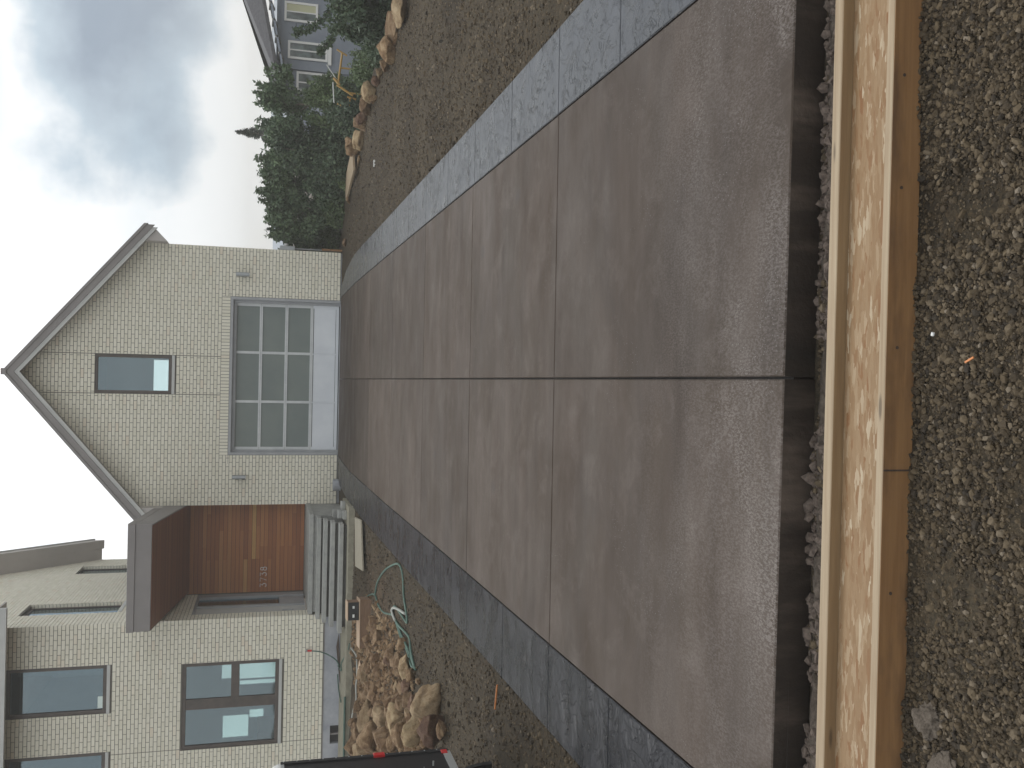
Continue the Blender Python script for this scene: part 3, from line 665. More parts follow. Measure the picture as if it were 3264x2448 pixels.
# --- garage roof (rakes at y=-.4)
def band(z_at, lo, hi, ya, yb, xmax=3.40):
    """sloping band on both sides of the ridge; lo/hi are vertical offsets below the outer line"""
    out = []
    for s in (-1, 1):
        mb = MB().prism([(0, z_at-hi), (s*xmax, z_at-hi-.835*xmax), (s*xmax, z_at-lo-.835*xmax), (0, z_at-lo)], ya, yb, 'y'); out.append(mb)
    return out
ZT = 7.265
rf = hp(MB().box(-.07, .07, -.43, 6.2, ZT-.09, ZT+.012), 'garage_roof', M_metal)
for m in band(ZT, -.005, .07, -.42, 6.2, 3.41): m.obj('roof_sheet', M_metal, rf)
for m in band(ZT, .072, .235, -.40, -.36, 3.385): m.obj('barge_board', M_metal, rf)
for m in band(ZT, .237, .345, -.385, -.35, 3.33): m.obj('rake_trim', M_trim, rf)
for m in band(ZT, .075, .30, -.349, 6.2, 3.30): m.obj('rake_soffit', M_soffit, rf)
for s in (-1, 1):
    MB().prism([(s*3.032, 3.93), (s*3.32, 4.205), (s*3.30, 4.40), (s*3.032, 4.55)], -.345, 6.1, 'y').obj('eave_soffit', M_soffit, rf)

# --- left wing roof: eave towards the road, rake over the side wall
lr = hp(MB().prism([(-2.50, 6.62), (1.57, 10.93), (5.66, 6.28), (5.60, 6.10), (1.57, 10.66), (-2.42, 6.58)], -10.2, -5.24, 'x'), 'left_wing_roof', M_shingle)
MB().box(-10.2, -4.69, -2.55, -2.46, 6.55, 6.76).obj('eave_fascia', M_trim, lr)
MB().box(-10.2, -4.70, -2.459, -1.89, 6.705, 6.74).obj('eave_soffit', M_soffit, lr)
def rk(ya, yb, off, th, x0, x1, m, nm):
    MB().prism([(ya, lw_roof(ya)+off), (yb, lw_roof(yb)+off), (yb, lw_roof(yb)+off+th), (ya, lw_roof(ya)+off+th)], x0, x1, 'x').obj(nm, m, lr)
L_ = lambda y: 8.252-1.14*(y-3.785)
rkp = [(1.6, L_(1.6)), (5.66, L_(5.66)), (5.66, L_(5.66)+.30), (1.6, L_(1.6)+.30)]
for (x0, x1) in ((-5.235, -4.93),):
    MB().prism(rkp, x0, x1, 'x').obj('rake_soffit', M_soffit, lr)
MB().prism([(1.6, L_(1.6)-.004), (5.70, L_(5.70)-.004), (5.70, L_(5.70)+.33), (1.6, L_(1.6)+.33)], -4.928, -4.69, 'x').obj('barge_board', M_soffit, lr)
MB().prism([(1.6, L_(1.6)+.34), (5.78, L_(5.78)+.34), (5.78, L_(5.78)+.40), (1.6, L_(1.6)+.40)], -5.3, -4.66, 'x').obj('roof_edge', M_trim, lr)

# --- entry canopy, cladding and door
zb = lambda y: 3.86-.135*(y+2.864)
cp = hp(MB().prism([(-2.864, 3.86), (-2.864, 4.165), (.58, 3.86), (.58, zb(.58))], -5.185, -3.035, 'x'), 'entry_canopy', M_metal)
MB().prism([(-2.882, 4.17), (-2.882, 4.305), (-2.80, 4.32), (.58, 4.02), (.58, 3.87)], -5.195, -3.033, 'x').obj('canopy_flashing', M_metal, cp)
y = -2.84
while y < .56:
    y2 = min(y+.095, .57)
    MB().prism([(y+.003, zb(y)-.004), (y2-.003, zb(y2)-.004), (y2-.003, zb(y2)-.016), (y+.003, zb(y)-.016)], -5.155, -3.065, 'x').obj('soffit_board', M_sclad, cp)
    y += .095
MB().prism([(-2.864, 3.845), (.3, 3.42), (.3, 3.50), (-2.864, 3.858)], -3.06, -3.036, 'x').obj('side_trim', M_metal, cp)
cw = hp(MB().box(-5.235, -3.022, .62, .68, .6, 3.75), 'entry_wall', M_black)
z = .725
random.seed(21)
while z < 3.5:
    x = -5.225
    while x < -3.04:
        l = random.choice([2.3, 1.1, 1.5, .8, 2.3]); x2 = min(x+l, -3.03)
        if -3.03-x2 < .25: x2 = -3.03
        MB().box(x+.001, x2-.001, .60, .62, z+.0035, z+.0915).obj('cladding_board', M_clad, cw)
        x = x2
    z += .095
random.seed(7)
# house number in brushed metal: 3738
def arc(cx, cz, r, a0, a1, n=9, sz=1): return [(cx+r*math.cos(R(a0+(a1-a0)*i/n)), cz+sz*r*math.sin(R(a0+(a1-a0)*i/n))) for i in range(n+1)]
D3 = [[(.0, .145), (.078, .145), (.036, .088)]+arc(.036, .046, .044, 80, -150, 12)]
D7 = [[(.0, .145), (.085, .145), (.025, .0)]]
D8 = [arc(.042, .108, .034, 0, 360, 16), arc(.042, .038, .040, 0, 360, 16)]
hn = hp(MB().box(-5.10, -5.098, .592, .600, 1.60, 1.603), 'house_number', M_steel)
for i, dgt in enumerate((D3, D7, D3, D8)):
    mb = MB()
    for st in dgt: mb.tube([(-5.10+i*.132+px_, .588, 1.605+pz_) for px_, pz_ in st], .0075, 6)
    mb.obj('digit', M_white, hn)
# door and side light in the side wall
dw = hp(MB().box(-5.36, -5.25, -1.415, -1.30, .725, 3.2).box(-5.36, -5.25, -.66, -.55, .725, 3.2).box(-5.36, -5.25, .30, .58, .725, 3.2).box(-5.36, -5.25, -1.30, .30, 3.12, 3.2), 'front_door', M_jamb)
MB().box(-5.33, -5.29, -1.30, -.66, .73, 3.12).obj('door_leaf', M_trim, dw); MB().box(-5.31, -5.305, -.55, .30, 1.32, 3.12).obj('side_light', M_glass, dw)
MB().box(-5.33, -5.28, -.55, .30, .73, 1.30).obj('side_panel', M_jamb, dw); MB().tube([(-5.26, -1.18, 1.0), (-5.26, -1.18, 1.25)], .015).obj('door_handle', M_steel, dw)
hp(MB().box(-6.2, -5.45, -.9, -.8, .7, 3.3).box(-6.2, -5.45, .62, .7, .7, 3.3).box(-6.25, -6.2, -.9, .7, .7, 3.3), 'room_interior', M_room)
# foundation, vent
fo = hp(MB().box(-9.9, -7.70-.40, -1.895, -1.70, -.4, .345).box(-7.70, -5.25, -1.895, -1.70, -.4, .345).box(-8.10, -7.70, -1.895, -1.70, -.4, .0).box(-8.10, -7.70, -1.895, -1.70, .19, .345).box(-5.44, -5.25, -1.70, 5.6, -.4, .345), 'foundation', M_found)
MB().box(-9.9, -5.25, -1.905, -1.87, .345, .360).obj('flashing', M_metal, fo)
MB().box(-8.10, -7.70, -1.80, -1.78, 0, .19).obj('foundation_vent', M_black, fo)
MB().box(-7.915, -7.885, -1.86, -1.80, 0, .19).obj('vent_bar', M_metal, fo)
hp(MB().box(-3.02, 3.022, .03, .2, -.4, -.001), 'garage_footing', M_found)
# wall tap
tp = hp(MB().tube([(-6.0, -1.90, .73), (-6.0, -1.97, .72)], .025, 10), 'wall_tap', M_steel)
MB().tube([(-6.0, -1.965, .71), (-6.0, -1.975, .62)], .022, 8).obj('tap_coupling', M_red, tp)

# ------------------------------------------------------------------ steps and pads
st = thing('entry_steps', 'grey concrete landing with four floating treads below the wooden entry', 'steps', (-4.1, -2.5, 0))
MB().box(-5.19, -3.012, -2.02, .598, .628, .722).obj('landing', M_conc, st, bevel=.006)
MB().box(-5.15, -3.04, -1.97, .59, -.3, .627).obj('landing_base', M_conc, st)
for i, (yf, zt, xl) in enumerate(((-2.30, .567, -5.235), (-2.63, .45, -5.235), (-2.96, .318, -5.25), (-3.29, .17, -5.30))):
    MB().box(xl, -3.05, yf, yf+.36, zt-.085, zt).obj('tread', M_conc, st, bevel=.006)
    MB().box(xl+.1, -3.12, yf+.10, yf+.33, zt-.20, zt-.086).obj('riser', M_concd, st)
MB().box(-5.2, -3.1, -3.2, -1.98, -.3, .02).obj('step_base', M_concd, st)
pd = MB().box(-9.3, -2.66, -3.62, -1.99, -.3, .015).obj('path', M_pad, kind='structure')
pv = [(-3.02, -2.35, .26), (-2.98, -2.52, .26), (-2.97, -2.35, .16), (-2.92, -2.66, .17), (-2.92, -2.5, .08), (-2.86, -2.85, .085), (-2.84, -2.62, .015), (-2.80, -3.05, .10), (-2.78, -3.28, .015), (-2.94, -3.12, .015), (-2.88, -2.95, .0), (-2.70, -2.75, .0)]
pb = MB().box(-.085, .085, -.085, .085, 0, .078).mesh('paver_block', M_conc, bevel=.006)
for i, (x, y, z) in enumerate(((-2.95, -2.30, .015), (-2.95, -2.30, .094), (-2.95, -2.30, .173), (-2.93, -2.55, .015), (-2.93, -2.55, .094), (-2.90, -2.80, .015), (-2.90, -2.80, .094), (-2.88, -3.05, .015), (-2.76, -2.42, .015), (-2.74, -2.68, .015))):
    o = link('paver_block', pb); o.location = (x+random.uniform(-.01, .01), y, z+.001); o.rotation_euler = (0, 0, random.uniform(-.1, .1))
    lab = {0: 'bottom grey paver block of the tallest stack beside the steps', 1: 'middle grey paver block of the tallest stack beside the steps', 3: 'bottom grey paver block of the second stack beside the steps', 5: 'bottom grey paver block of the third stack beside the steps', 8: 'outer grey paver block nearest the garage corner', 9: 'outer grey paver block farther from the garage beside the stacks', 2: 'grey paver block on top of the tallest stack beside the steps', 4: 'grey paver block topping the second stack beside the steps', 6: 'grey paver block topping the third stack beside the steps', 7: 'single grey paver block nearest the road beside the lowest tread'}
    tag(o, lab.get(i, 'grey paver block low in the small pile at the right end of the steps'), 'paver block', 'grey paver blocks piled at the right end of the steps')

# ------------------------------------------------------------------ I-joist lying in front of the driveway
def joist():
    t = thing('wooden_i_joist', 'long wooden I-joist with strand board web lying flat across the foreground', 'joist', (-.1, -19.65, -.5))
    xa, xb = -3.4, 3.3; zt = -.452
    def bar(y0, y1, z0, z1, name, m, x0=xa, x1=xb, bev=.002):
        mb = MB()
        n = 26
        for k in range(n):
            a = x0+(x1-x0)*k/n; b_ = x0+(x1-x0)*(k+1)/n
        mb.box(x0, x1, y0, y1, z0, z1); return mb
    sk = lambda y, x: y-.010-.017*(x+.1)      # slight skew of the joist to the slab
    def skbox(y0, y1, z0, z1, m, name, x0=xa, x1=xb, bev=.0025):
        mb = MB().box(x0, x1, y0, y1, z0, z1); mb.v = [(x, sk(y, x), z) for x, y, z in mb.v]; return mb.obj(name, m, t, bevel=bev)
    YF, YN = -19.450, -19.815
    skbox(YF-.054, YF, zt-.118, zt, [M_pine], 'far_flange'); skbox(YF-.0555, YF-.0542, zt-.116, zt-.003, M_pinein, 'flange_inner_face', bev=0)
    skbox(YN+.002, YN+.040, zt-.120, zt, M_pine, 'near_flange'); skbox(YN, YN+.0018, zt-.1195, zt-.002, M_pinebr, 'flange_outer_face', bev=0)
    skbox(YN+.041, YF-.057, zt-.060, zt-.049, M_osb, 'web', bev=0)
    for x, dy in ((.95, 0), (.55, 0), (-.02, 0), (-.9, 0)):
        mb = MB().tube([(x, sk(YN, x)-.002, zt-.045), (x, sk(YN, x)+.001, zt-.045)], .006, 10); mb.obj('nail_head', M_darkwood, t)
    mb = MB().box(-.462, -.456, sk(YN, -.46)-.002, sk(YN, -.46)-.0002, zt-.118, zt-.002); mb.obj('saw_mark', M_darkwood, t)
joist()

# ------------------------------------------------------------------ stones
def rock_mesh(name, m, seed, sub=4, rough=.28, flat=.0):
    bm = bmesh.new(); bmesh.ops.create_icosphere(bm, subdivisions=sub, radius=.5)
    rs = random.Random(seed); pl = [(Vector((rs.gauss(0, 1), rs.gauss(0, 1), rs.gauss(0, .8))).normalized(), rs.uniform(.24, .40)) for _ in range(13)]
    off = Vector((rs.uniform(0, 50), rs.uniform(0, 50), rs.uniform(0, 50)))
    from mathutils import noise as mn
    for v in bm.verts:
        p = v.co.copy()
        for n_, d in pl:
            k = p.dot(n_)
            if k > d: p -= n_*(k-d)*.97
        q = p*3+off
        p *= 1+rough*(mn.noise(q)*.5+mn.noise(q*2.7)*.30-abs(mn.noise(q*1.7+Vector((9, 3, 1))))*.45+mn.noise(q*6)*.12)
        v.co = p
    bm.normal_update()
    me = bpy.data.meshes.new(name); bm.to_mesh(me); bm.free(); me.materials.append(m)
    me.polygons.foreach_set('use_smooth', [True]*len(me.polygons))
    # normalise to unit bounds
    co = np.array([v.co[:] for v in me.vertices]); mn_, mx_ = co.min(0), co.max(0); co = (co-(mn_+mx_)/2)/(mx_-mn_); me.vertices.foreach_set('co', co.ravel()); me.update()
    return me
def put_rock(name, x, y, w, h, m, seed, label, group, rot=None, dz=0, depth=None, tilt=0):
    me = rock_mesh(name, m, seed); o = link(name, me)
    dp = depth or w*random.Random(seed).uniform(.75, 1.1)
    o.scale = (w, dp, h*1.15); o.rotation_euler = (random.Random(seed+1).uniform(-.15, .15), tilt, random.Random(seed+2).uniform(-.5, .5))
    o.location = (x, y+dp*.3, gz(x, y)+h*.38+dz)
    tag(o, label, 'boulder', group); return o
LR = [(-3.73, -12.43, 0.47, 0.33, 'p', 'large smooth tan boulder out on its own at the driveway side of the heap'),
 (-3.98, -12.74, 0.36, 0.3, 'r', 'dark red-brown block beside the trailer, behind the big tan boulder'),
 (-4.36, -11.62, 0.38, 0.3, 'p', 'brown boulder with a jagged pale yellow top next to the trailer'),
 (-4.64, -10.4, 0.44, 0.26, 'p', 'pale yellow wedge-shaped boulder in the middle of the heap'),
 (-4.9, -9.56, 0.32, 0.25, 'p', 'pale yellow double-humped boulder, upper half'),
 (-5.09, -9.73, 0.32, 0.25, 'b', 'tan boulder with a dark notch just below the yellow hump'),
 (-5.35, -8.26, 0.5, 0.26, 'p', 'long cream boulder high in the heap with a dark gap under it'),
 (-5.43, -8.91, 0.52, 0.33, 'b', 'broad grey-brown rounded boulder near the foundation side'),
 (-4.76, -10.71, 0.38, 0.22, 'b', 'brown boulder between the yellow wedge and the trailer'),
 (-6.05, -6.95, 0.34, 0.2, 'b', 'yellowish small boulder below the foundation vent'),
 (-6.34, -6.81, 0.34, 0.3, 'b', 'ochre boulder at the upper end of the heap beside the trailer'),
 (-5.93, -8.04, 0.3, 0.24, 'p', 'small pale rounded boulder touching the trailer'),
 (-3.96, -10.33, 0.37, 0.17, 'p', 'pale flat-faced boulder inside the loop of the green hose'),
 (-4.06, -9.75, 0.27, 0.15, 'b', 'tan wedge stone next to the hose loop'),
 (-3.9, -10.86, 0.18, 0.12, 'b', 'small round stone at the tip of the hose loop'),
 (-5.06, -7.14, 0.24, 0.18, 'p', 'yellow-brown stone lying among loose clods uphill'),
 (-3.79, -9.84, 0.19, 0.13, 'b', 'small tan stone under the hose'),
 (-4.4, -9.87, 0.29, 0.11, 'p', 'narrow upright yellow stone in the middle of the rubble'),
 (-4.25, -10.83, 0.26, 0.14, 'b', 'brown stone leaning toward the pale ledge rock'),
 (-5.83, -6.34, 0.26, 0.18, 'b', 'greyish stone by the pale hose end'),
 (-4.18, -11.15, 0.22, 0.15, 'r', 'small red stone below the jagged yellow-topped boulder'),
 (-4.2, -9.15, 0.16, 0.14, 'r', 'squarish reddish stone above the hose loop'),
 (-3.87, -12.91, 0.22, 0.12, 'b', 'low brown stone half sunk at the foot of the heap'),
 (-5.01, -10.23, 0.24, 0.17, 'b', 'small brown stone wedged beneath the double-humped boulder'),
 (-4.95, -9.12, 0.27, 0.19, 'b', 'grey-brown stone draped over by the cream boulder'),
 (-4.41, -10.47, 0.22, 0.18, 'b', 'dark brown stone behind the yellow wedge'),
 (-4.11, -10.68, 0.2, 0.14, 'r', 'reddish stone beside the pale ledge rock'),
 (-6.54, -5.05, 0.2, 0.18, 'b', 'dark little stone near the foundation wall')]
MM = {'p': M_rockpale, 'b': M_rock, 'r': M_rockred}
for i, (x, y, w, h, k, lab) in enumerate(LR):
    put_rock('boulder', x, y, w, h, MM[k], 100+i, lab, 'boulders heaped in front of the house foundation')
RR = [(5.46, -8.95, 0.6, 0.24, 'p', 'long pale yellow boulder at the right end of the row, pitted on its face'),
 (5.52, -8.1, 0.55, 0.16, 'b', 'flat pinkish slab stone standing behind the long pale boulder'),
 (5.25, -7.88, 0.44, 0.32, 'b', 'big rounded brown boulder third from the right end of the row'),
 (5.2, -7.21, 0.24, 0.17, 'b', 'small light brown stone left of the big brown boulder'),
 (5.29, -6.48, 0.2, 0.13, 'p', 'tiny greenish-tan stone in the middle of the row'),
 (5.28, -6.13, 0.2, 0.17, 'r', 'small round red-brown stone in the boulder row'),
 (5.28, -5.5, 0.42, 0.27, 'p', 'pale flat-topped boulder with dark underside in the row'),
 (5.18, -5.0, 0.38, 0.25, 'b', 'tan block butted against the flat-topped boulder'),
 (5.1, -4.45, 0.32, 0.25, 'r', 'dull grey-red boulder behind the tan block'),
 (5.06, -4.05, 0.26, 0.26, 'b', 'mossy grey boulder standing in the shrub shade'),
 (4.86, -3.69, 0.44, 0.23, 'p', 'smooth tan boulder lying next to the plywood sheet'),
 (4.86, -3.2, 0.42, 0.34, 'b', 'tall grey rounded boulder behind the end of the plywood sheet'),
 (3.16, -0.91, 0.22, 0.11, 'b', 'lone small grey stone near the garage corner'),
 (5.09, -5.65, 0.16, 0.16, 'b', 'dark stone tucked between the red-brown stone and the flat-topped boulder'),
 (5.66, -9.5, 0.45, 0.28, 'b', 'brown boulder at the very edge of the picture past the long pale one'),
 (4.12, -1.4, 0.3, 0.09, 'b', 'low flat grey stone past the far end of the plywood sheet')]
for i, (x, y, w, h, k, lab) in enumerate(RR):
    put_rock('boulder', x, y, w, h, MM[k], 300+i, lab, 'boulders in a row along the edge of the yard')
for (x, y, w, h, lab, sd_) in ((-1.31, -19.95, .14, .05, 'crusty lump of broken concrete on the gravel beside the joist', 5), (-1.50, -20.02, .26, .05, 'flat lump of broken concrete at the lower corner of the gravel', 9)):
    me = rock_mesh('concrete_lump', M_rubble, 700+sd_, rough=.9); o = link('concrete_lump', me); o.scale = (w, w*.8, h*1.3); o.location = (x, y, -.572+h*.4)
    tag(o, lab, 'concrete lump', 'broken concrete lumps by the joist')

# rock chips as one stuff mesh: low-poly stones scattered
ico = None
def ico_base():
    bm = bmesh.new(); bmesh.ops.create_icosphere(bm, subdivisions=1, radius=1)
    v = np.array([x.co[:] for x in bm.verts]); f = np.array([[q.index for q in p.verts] for p in bm.faces]); bm.free(); return v, f
IV, IF = ico_base()
def scatter(name, pts, sizes, m, flat=(.55, .85), label=None, cat=None):
    n = len(pts); nv = len(IV)
    base = np.repeat(IV[None], n, 0)*(1+rng.uniform(-.28, .28, (n, nv, 1)))
    sc = np.stack([rng.uniform(.75, 1.25, n), rng.uniform(.6, 1.0, n), rng.uniform(*flat, n)], 1)[:, None, :]*sizes[:, None, None]
    base = base*sc
    # random rotations
    q = rng.normal(size=(n, 4)); q[:, 1:3] *= .45; q /= np.linalg.norm(q, axis=1)[:, None]; w, x, y, z = q.T
    Rm = np.stack([1-2*(y*y+z*z), 2*(x*y-z*w), 2*(x*z+y*w), 2*(x*y+z*w), 1-2*(x*x+z*z), 2*(y*z-x*w), 2*(x*z-y*w), 2*(y*z+x*w), 1-2*(x*x+y*y)], 1).reshape(n, 3, 3)
    base = np.einsum('nij,nvj->nvi', Rm, base)+pts[:, None, :]
    Vv = base.reshape(-1, 3); Ff = (IF[None]+np.arange(n)[:, None, None]*nv).reshape(-1, 3)
    o = link(name, fast_mesh(name, Vv, Ff, m), kind='stuff')
    if label: o['label'] = label; o['category'] = cat
    return o
def pts_in(n, x0, x1, y0, y1, keep=lambda x, y: True):
    X = rng.uniform(x0, x1, n*2); Y = rng.uniform(y0, y1, n*2); P = [(x, y, gz(x, y)) for x, y in zip(X, Y) if keep(x, y)][:n]; return np.array(P)
# foreground pebbles between joist and camera: coarse patches and fine patches
P = pts_in(30000, -1.9, 1.7, -20.85, -19.80, lambda x, y: vn(x*2.3+4, y*2.3) > .30 or random.random() < .25)
s = np.clip(rng.lognormal(math.log(.0072), .40, len(P)), .003, .018); P[:, 2] += s*.25
scatter('gravel', P, s, M_peb, label='small brown and grey pebbles covering the ground before the joist', cat='gravel')
P = pts_in(26000, -1.9, 1.7, -20.85, -19.75); s = rng.uniform(.0015, .004, len(P)); P[:, 2] += .001
scatter('fine_gravel', P, s, M_peb, label='fine grit between the pebbles before the joist', cat='grit')
# crumbly strip between slab edge and joist
P = pts_in(16000, -2.9, 2.7, -19.47, -19.215, lambda x, y: y < -19.235-.026*x); s = np.clip(rng.lognormal(math.log(.006), .5, len(P)), .002, .026); P[:, 2] += s*.3+.01*np.sin(P[:, 0]*9)
scatter('dirt_crumbs', P, s, M_peb, label='crumbs of dirt and concrete in the gap below the slab edge', cat='dirt')
# yard right of the driveway
P = pts_in(26000, 2.5, 5.6, -19, -1, lambda x, y: x > xout(1, y)+.02 and random.random() < min(1, 5/(y+22.7)**1.2*3)); s = np.clip(rng.lognormal(math.log(.010), .45, len(P)), .004, .035); P[:, 2] += s*.1
scatter('yard_gravel', P, s, M_peb, label='coarse gravel spread over the yard right of the driveway', cat='gravel')
P = pts_in(15000, -5.2, -2.7, -17, -3.7, lambda x, y: x < xout(-1, y)-.02 and random.random() < min(1, 5/(y+22.7)**1.2*3)); s = np.clip(rng.lognormal(math.log(.010), .45, len(P)), .004, .03); P[:, 2] += s*.1
scatter('side_gravel', P, s, M_peb, label='dark gravel along the left edge of the driveway', cat='gravel')
# clods between the boulders
P = pts_in(260, -7.2, -3.6, -13.2, -5.5, lambda x, y: math.hypot((x+5.2)/1.6, (y+9.6)/3.4) < 1 and x < (-4.05 if y > -11 else -3.5)); s = np.clip(rng.lognormal(math.log(.075), .35, len(P)), .04, .15); P[:, 2] += s*.3
scatter('small_rocks', P, s, M_rock, flat=(.6, .95), label='fist-sized angular stones wedged between the boulders of the heap', cat='rubble')
P = pts_in(4200, -7.4, -3.7, -12.8, -3.9, lambda x, y: math.hypot((x+5.3)/1.6, (y+8.2)/4.3) < 1 and (x+y*.28 < -6.0 or random.random() < .15)); s = np.clip(rng.lognormal(math.log(.024), .5, len(P)), .010, .075); P[:, 2] += s*.2
scatter('rock_rubble', P, s, M_rock, label='loose brown clods and stone chips filling the boulder heap', cat='rubble')
# slurry ridge on the ground at the foot of the slab edge
mb = MB(); n = 420; prof = [(-.05, -.02), (-.03, .006), (-.008, .018), (.012, .012), (.034, -.02)]
for i in range(n+1):
    x = -2.8+5.4*i/n; a = .4+1.1*vn(x*5, 1.3)+.5*(vn(x*17, 4)-.5); wv = .02*(vn(x*3, 9)-.5)
    for (py, pz) in prof: mb.v.append((x, -19.278-.026*x+py*(.8+1.0*vn(x*8, 2))+wv+.014*(vn(x*41, 5)-.5), -.572+pz*a+.012*(vn(x*31, py*90+3)-.5)))
for i in range(n):
    for k in range(4): mb.f.append((i*5+k, i*5+k+1, (i+1)*5+k+1, (i+1)*5+k))
o = mb.obj('slurry_ridge', M_slurry, smooth=True); tag(o, 'crusted ridge of hardened concrete slurry along the foot of the slab', 'slurry')
P = pts_in(5000, -2.9, 2.7, -19.47, -19.20, lambda x, y: -19.43-.026*x < y < -19.232-.026*x and vn(x*4, 7) > .25); s = np.clip(rng.lognormal(math.log(.010), .5, len(P)), .004, .034); P[:, 2] += s*.4+.004
scatter('slurry_lumps', P, s, M_lump, flat=(.6, 1.), label='pinkish lumps of spilled concrete between the slab edge and the joist', cat='rubble')
# single bits
o = MB().tube([(.02, -19.93, -.560), (.030, -19.935, -.558)], .006, 8).obj('white_pebble', M_white, smooth=True); tag(o, 'single white pebble on the gravel just before the joist', 'pebble')
o = MB().box(-.003, .003, -.02, .02, 0, .004, Matrix.Translation((-.07, -20.12, -.550)) @ Matrix.Rotation(.4, 4, 'Z')).obj('wood_splinter', M_copper); tag(o, 'orange wood splinter lying on the gravel', 'splinter')
o = MB().tube([(-2.80, -14.76, gz(-2.80, -14.76)+.02), (-3.03, -14.71, gz(-3.03, -14.71)+.02)], .008, 6).obj('orange_stick', M_copper); tag(o, 'thin orange stick on the dirt beside the left driveway border', 'stick')
# ------------------------------------------------------------------ hoses, pipes
def smooth_path(P, n=6):
    P = [Vector(p) for p in P]; out = []
    for i in range(len(P)-1):
        a, b, c, d = P[max(i-1, 0)], P[i], P[i+1], P[min(i+2, len(P)-1)]
        for k in range(n):
            t = k/n; out.append(.5*((2*b)+(c-a)*t+(2*a-5*b+4*c-d)*t*t+(3*b-a-3*c+d)*t**3))
    return out+[P[-1]]
def hose(pts, r, name, m, label, cat='hose', lift=.015, raw=False):
    P = [(p[0], p[1], (gz(p[0], p[1])+lift) if len(p) == 2 else p[2]) for p in pts]
    o = MB().tube(smooth_path(P), r, 8).obj(name, m, smooth=True); tag(o, label, cat); return o
hose([(-4.11, -5.33), (-3.82, -6.41), (-3.72, -6.89), (-3.55, -6.96), (-3.44, -7.09), (-3.22, -7.58), (-2.99, -8.33), (-2.79, -9.09), (-2.79, -9.47), (-2.89, -9.66), (-3.12, -9.78), (-3.31, -10.01), (-3.41, -10.05), (-3.44, -9.89), (-3.45, -9.43), (-3.44, -9.01), (-3.5, -8.81), (-3.6, -8.8), (-3.64, -9.16), (-3.72, -9.67), (-3.79, -10.14), (-3.8, -10.69), (-3.8, -10.92), (-3.79, -10.76), (-3.68, -10.45), (-3.61, -10.07), (-3.62, -9.47), (-3.64, -9.16)], .016, 'garden_hose', M_hose, 'green garden hose looped on the dirt between driveway and rock heap')
hose([(-3.73, -6.96), (-3.78, -7.42), (-3.76, -8.02), (-3.62, -8.81), (-3.67, -9.17), (-3.76, -9.53), (-3.83, -10.02), (-3.87, -10.46), (-3.82, -10.84)], .016, 'garden_hose', M_hose, 'second strand of green hose running down beside the looped one')
hose([(-3.62, -9.10), (-3.60, -8.90), (-3.54, -8.80), (-3.47, -8.95), (-3.41, -9.35), (-3.35, -9.75), (-3.31, -9.97)], .019, 'pale_hose', M_pipeW, 'bleached white bend of hose inside the green loop', lift=.035)
hose([(-6.0, -1.99, .62), (-6.02, -2.02, .45), (-6.08, -2.06, .28), (-6.2, -2.1, .10), (-6.3, -2.2, .04)], .014, 'tap_hose', M_hose, 'thin dark hose hanging from the wall tap to the ground')
hose([(-5.34, -3.98), (-5.67, -3.42), (-6.05, -2.84, 0.045), (-6.22, -2.82, 0.045), (-6.4, -1.86, 0.045), (-6.59, -1.9, 0.045), (-6.79, -2.29, 0.045), (-6.86, -2.89, 0.045)], .013, 'garden_hose', M_hose, 'green hose running along the path by the foundation', lift=.06)
hose([(-5.36, -4.21), (-5.27, -5.06), (-5.23, -5.66), (-5.43, -5.75), (-5.75, -5.37), (-6.15, -4.92), (-6.44, -4.64), (-6.71, -4.44)], .015, 'pale_hose', M_pipeW, 'pale grey hose curving over the clods toward the foundation', lift=.06)
o = MB().tube([(-6.5, -3.66, .03), (-9.2, -3.70, .03)], .022, 8).obj('green_pipe', M_hose, smooth=True); tag(o, 'straight green pipe lying along the edge of the path by the foundation', 'pipe')
# boards, boxes
def slanted(name, P4, th, m, label, cat):
    P = [Vector(p) for p in P4]; n = (P[1]-P[0]).cross(P[2]-P[0]).normalized()
    if n.z < 0: n = -n
    mb = MB(); mb.v = [tuple(p) for p in P]+[tuple(p-n*th) for p in P]
    mb.f = [(0, 1, 2, 3), (7, 6, 5, 4), (0, 4, 5, 1), (1, 5, 6, 2), (2, 6, 7, 3), (3, 7, 4, 0)]
    o = mb.obj(name, m, bevel=.002); tag(o, label, cat); return o
slanted('flat_board', [(-2.80, -4.05, -.06), (-2.72, -5.05, -.08), (-3.60, -5.45, -.09), (-3.72, -4.35, -.06)], .03, M_wood_old, 'pale weathered board lying flat on the dirt before the steps', 'board')
slanted('dark_plank', [(-5.62, -2.06, .05), (-5.92, -2.05, .10), (-6.66, -2.07, .02), (-6.66, -2.3, .02)], .03, M_darkwood, 'dark brown plank leaning at the foot of the foundation', 'plank')
slanted('wood_stake', [(-3.93, -6.7, -.13), (-3.97, -6.7, -.13), (-3.90, -7.92, -.13), (-3.86, -7.92, -.13)], .04, M_pinein, 'short brown stake lying on the dirt near the boxes', 'stake')
bx = thing('plywood_box', 'long open-grained plywood box lying between steps and rock heap', 'box', (-4.35, -6.0, -.2))
T_ = Matrix.Translation((-4.42, -5.95, -.20)) @ Matrix.Rotation(.12, 4, 'Z')
MB().box(-.42, .42, -.26, .26, 0, .205, T_).obj('box_front', M_boxbr, bx, bevel=.003); MB().box(-.43, .43, -.27, .27, .207, .222, T_).obj('box_lid', M_box, bx, bevel=.003)
bx2 = thing('plywood_box', 'small plywood box with dark socketed front, standing on the long box', 'box', (-4.3, -5.9, .02))
T_ = Matrix.Translation((-4.20, -5.93, .024)) @ Matrix.Rotation(.12, 4, 'Z')
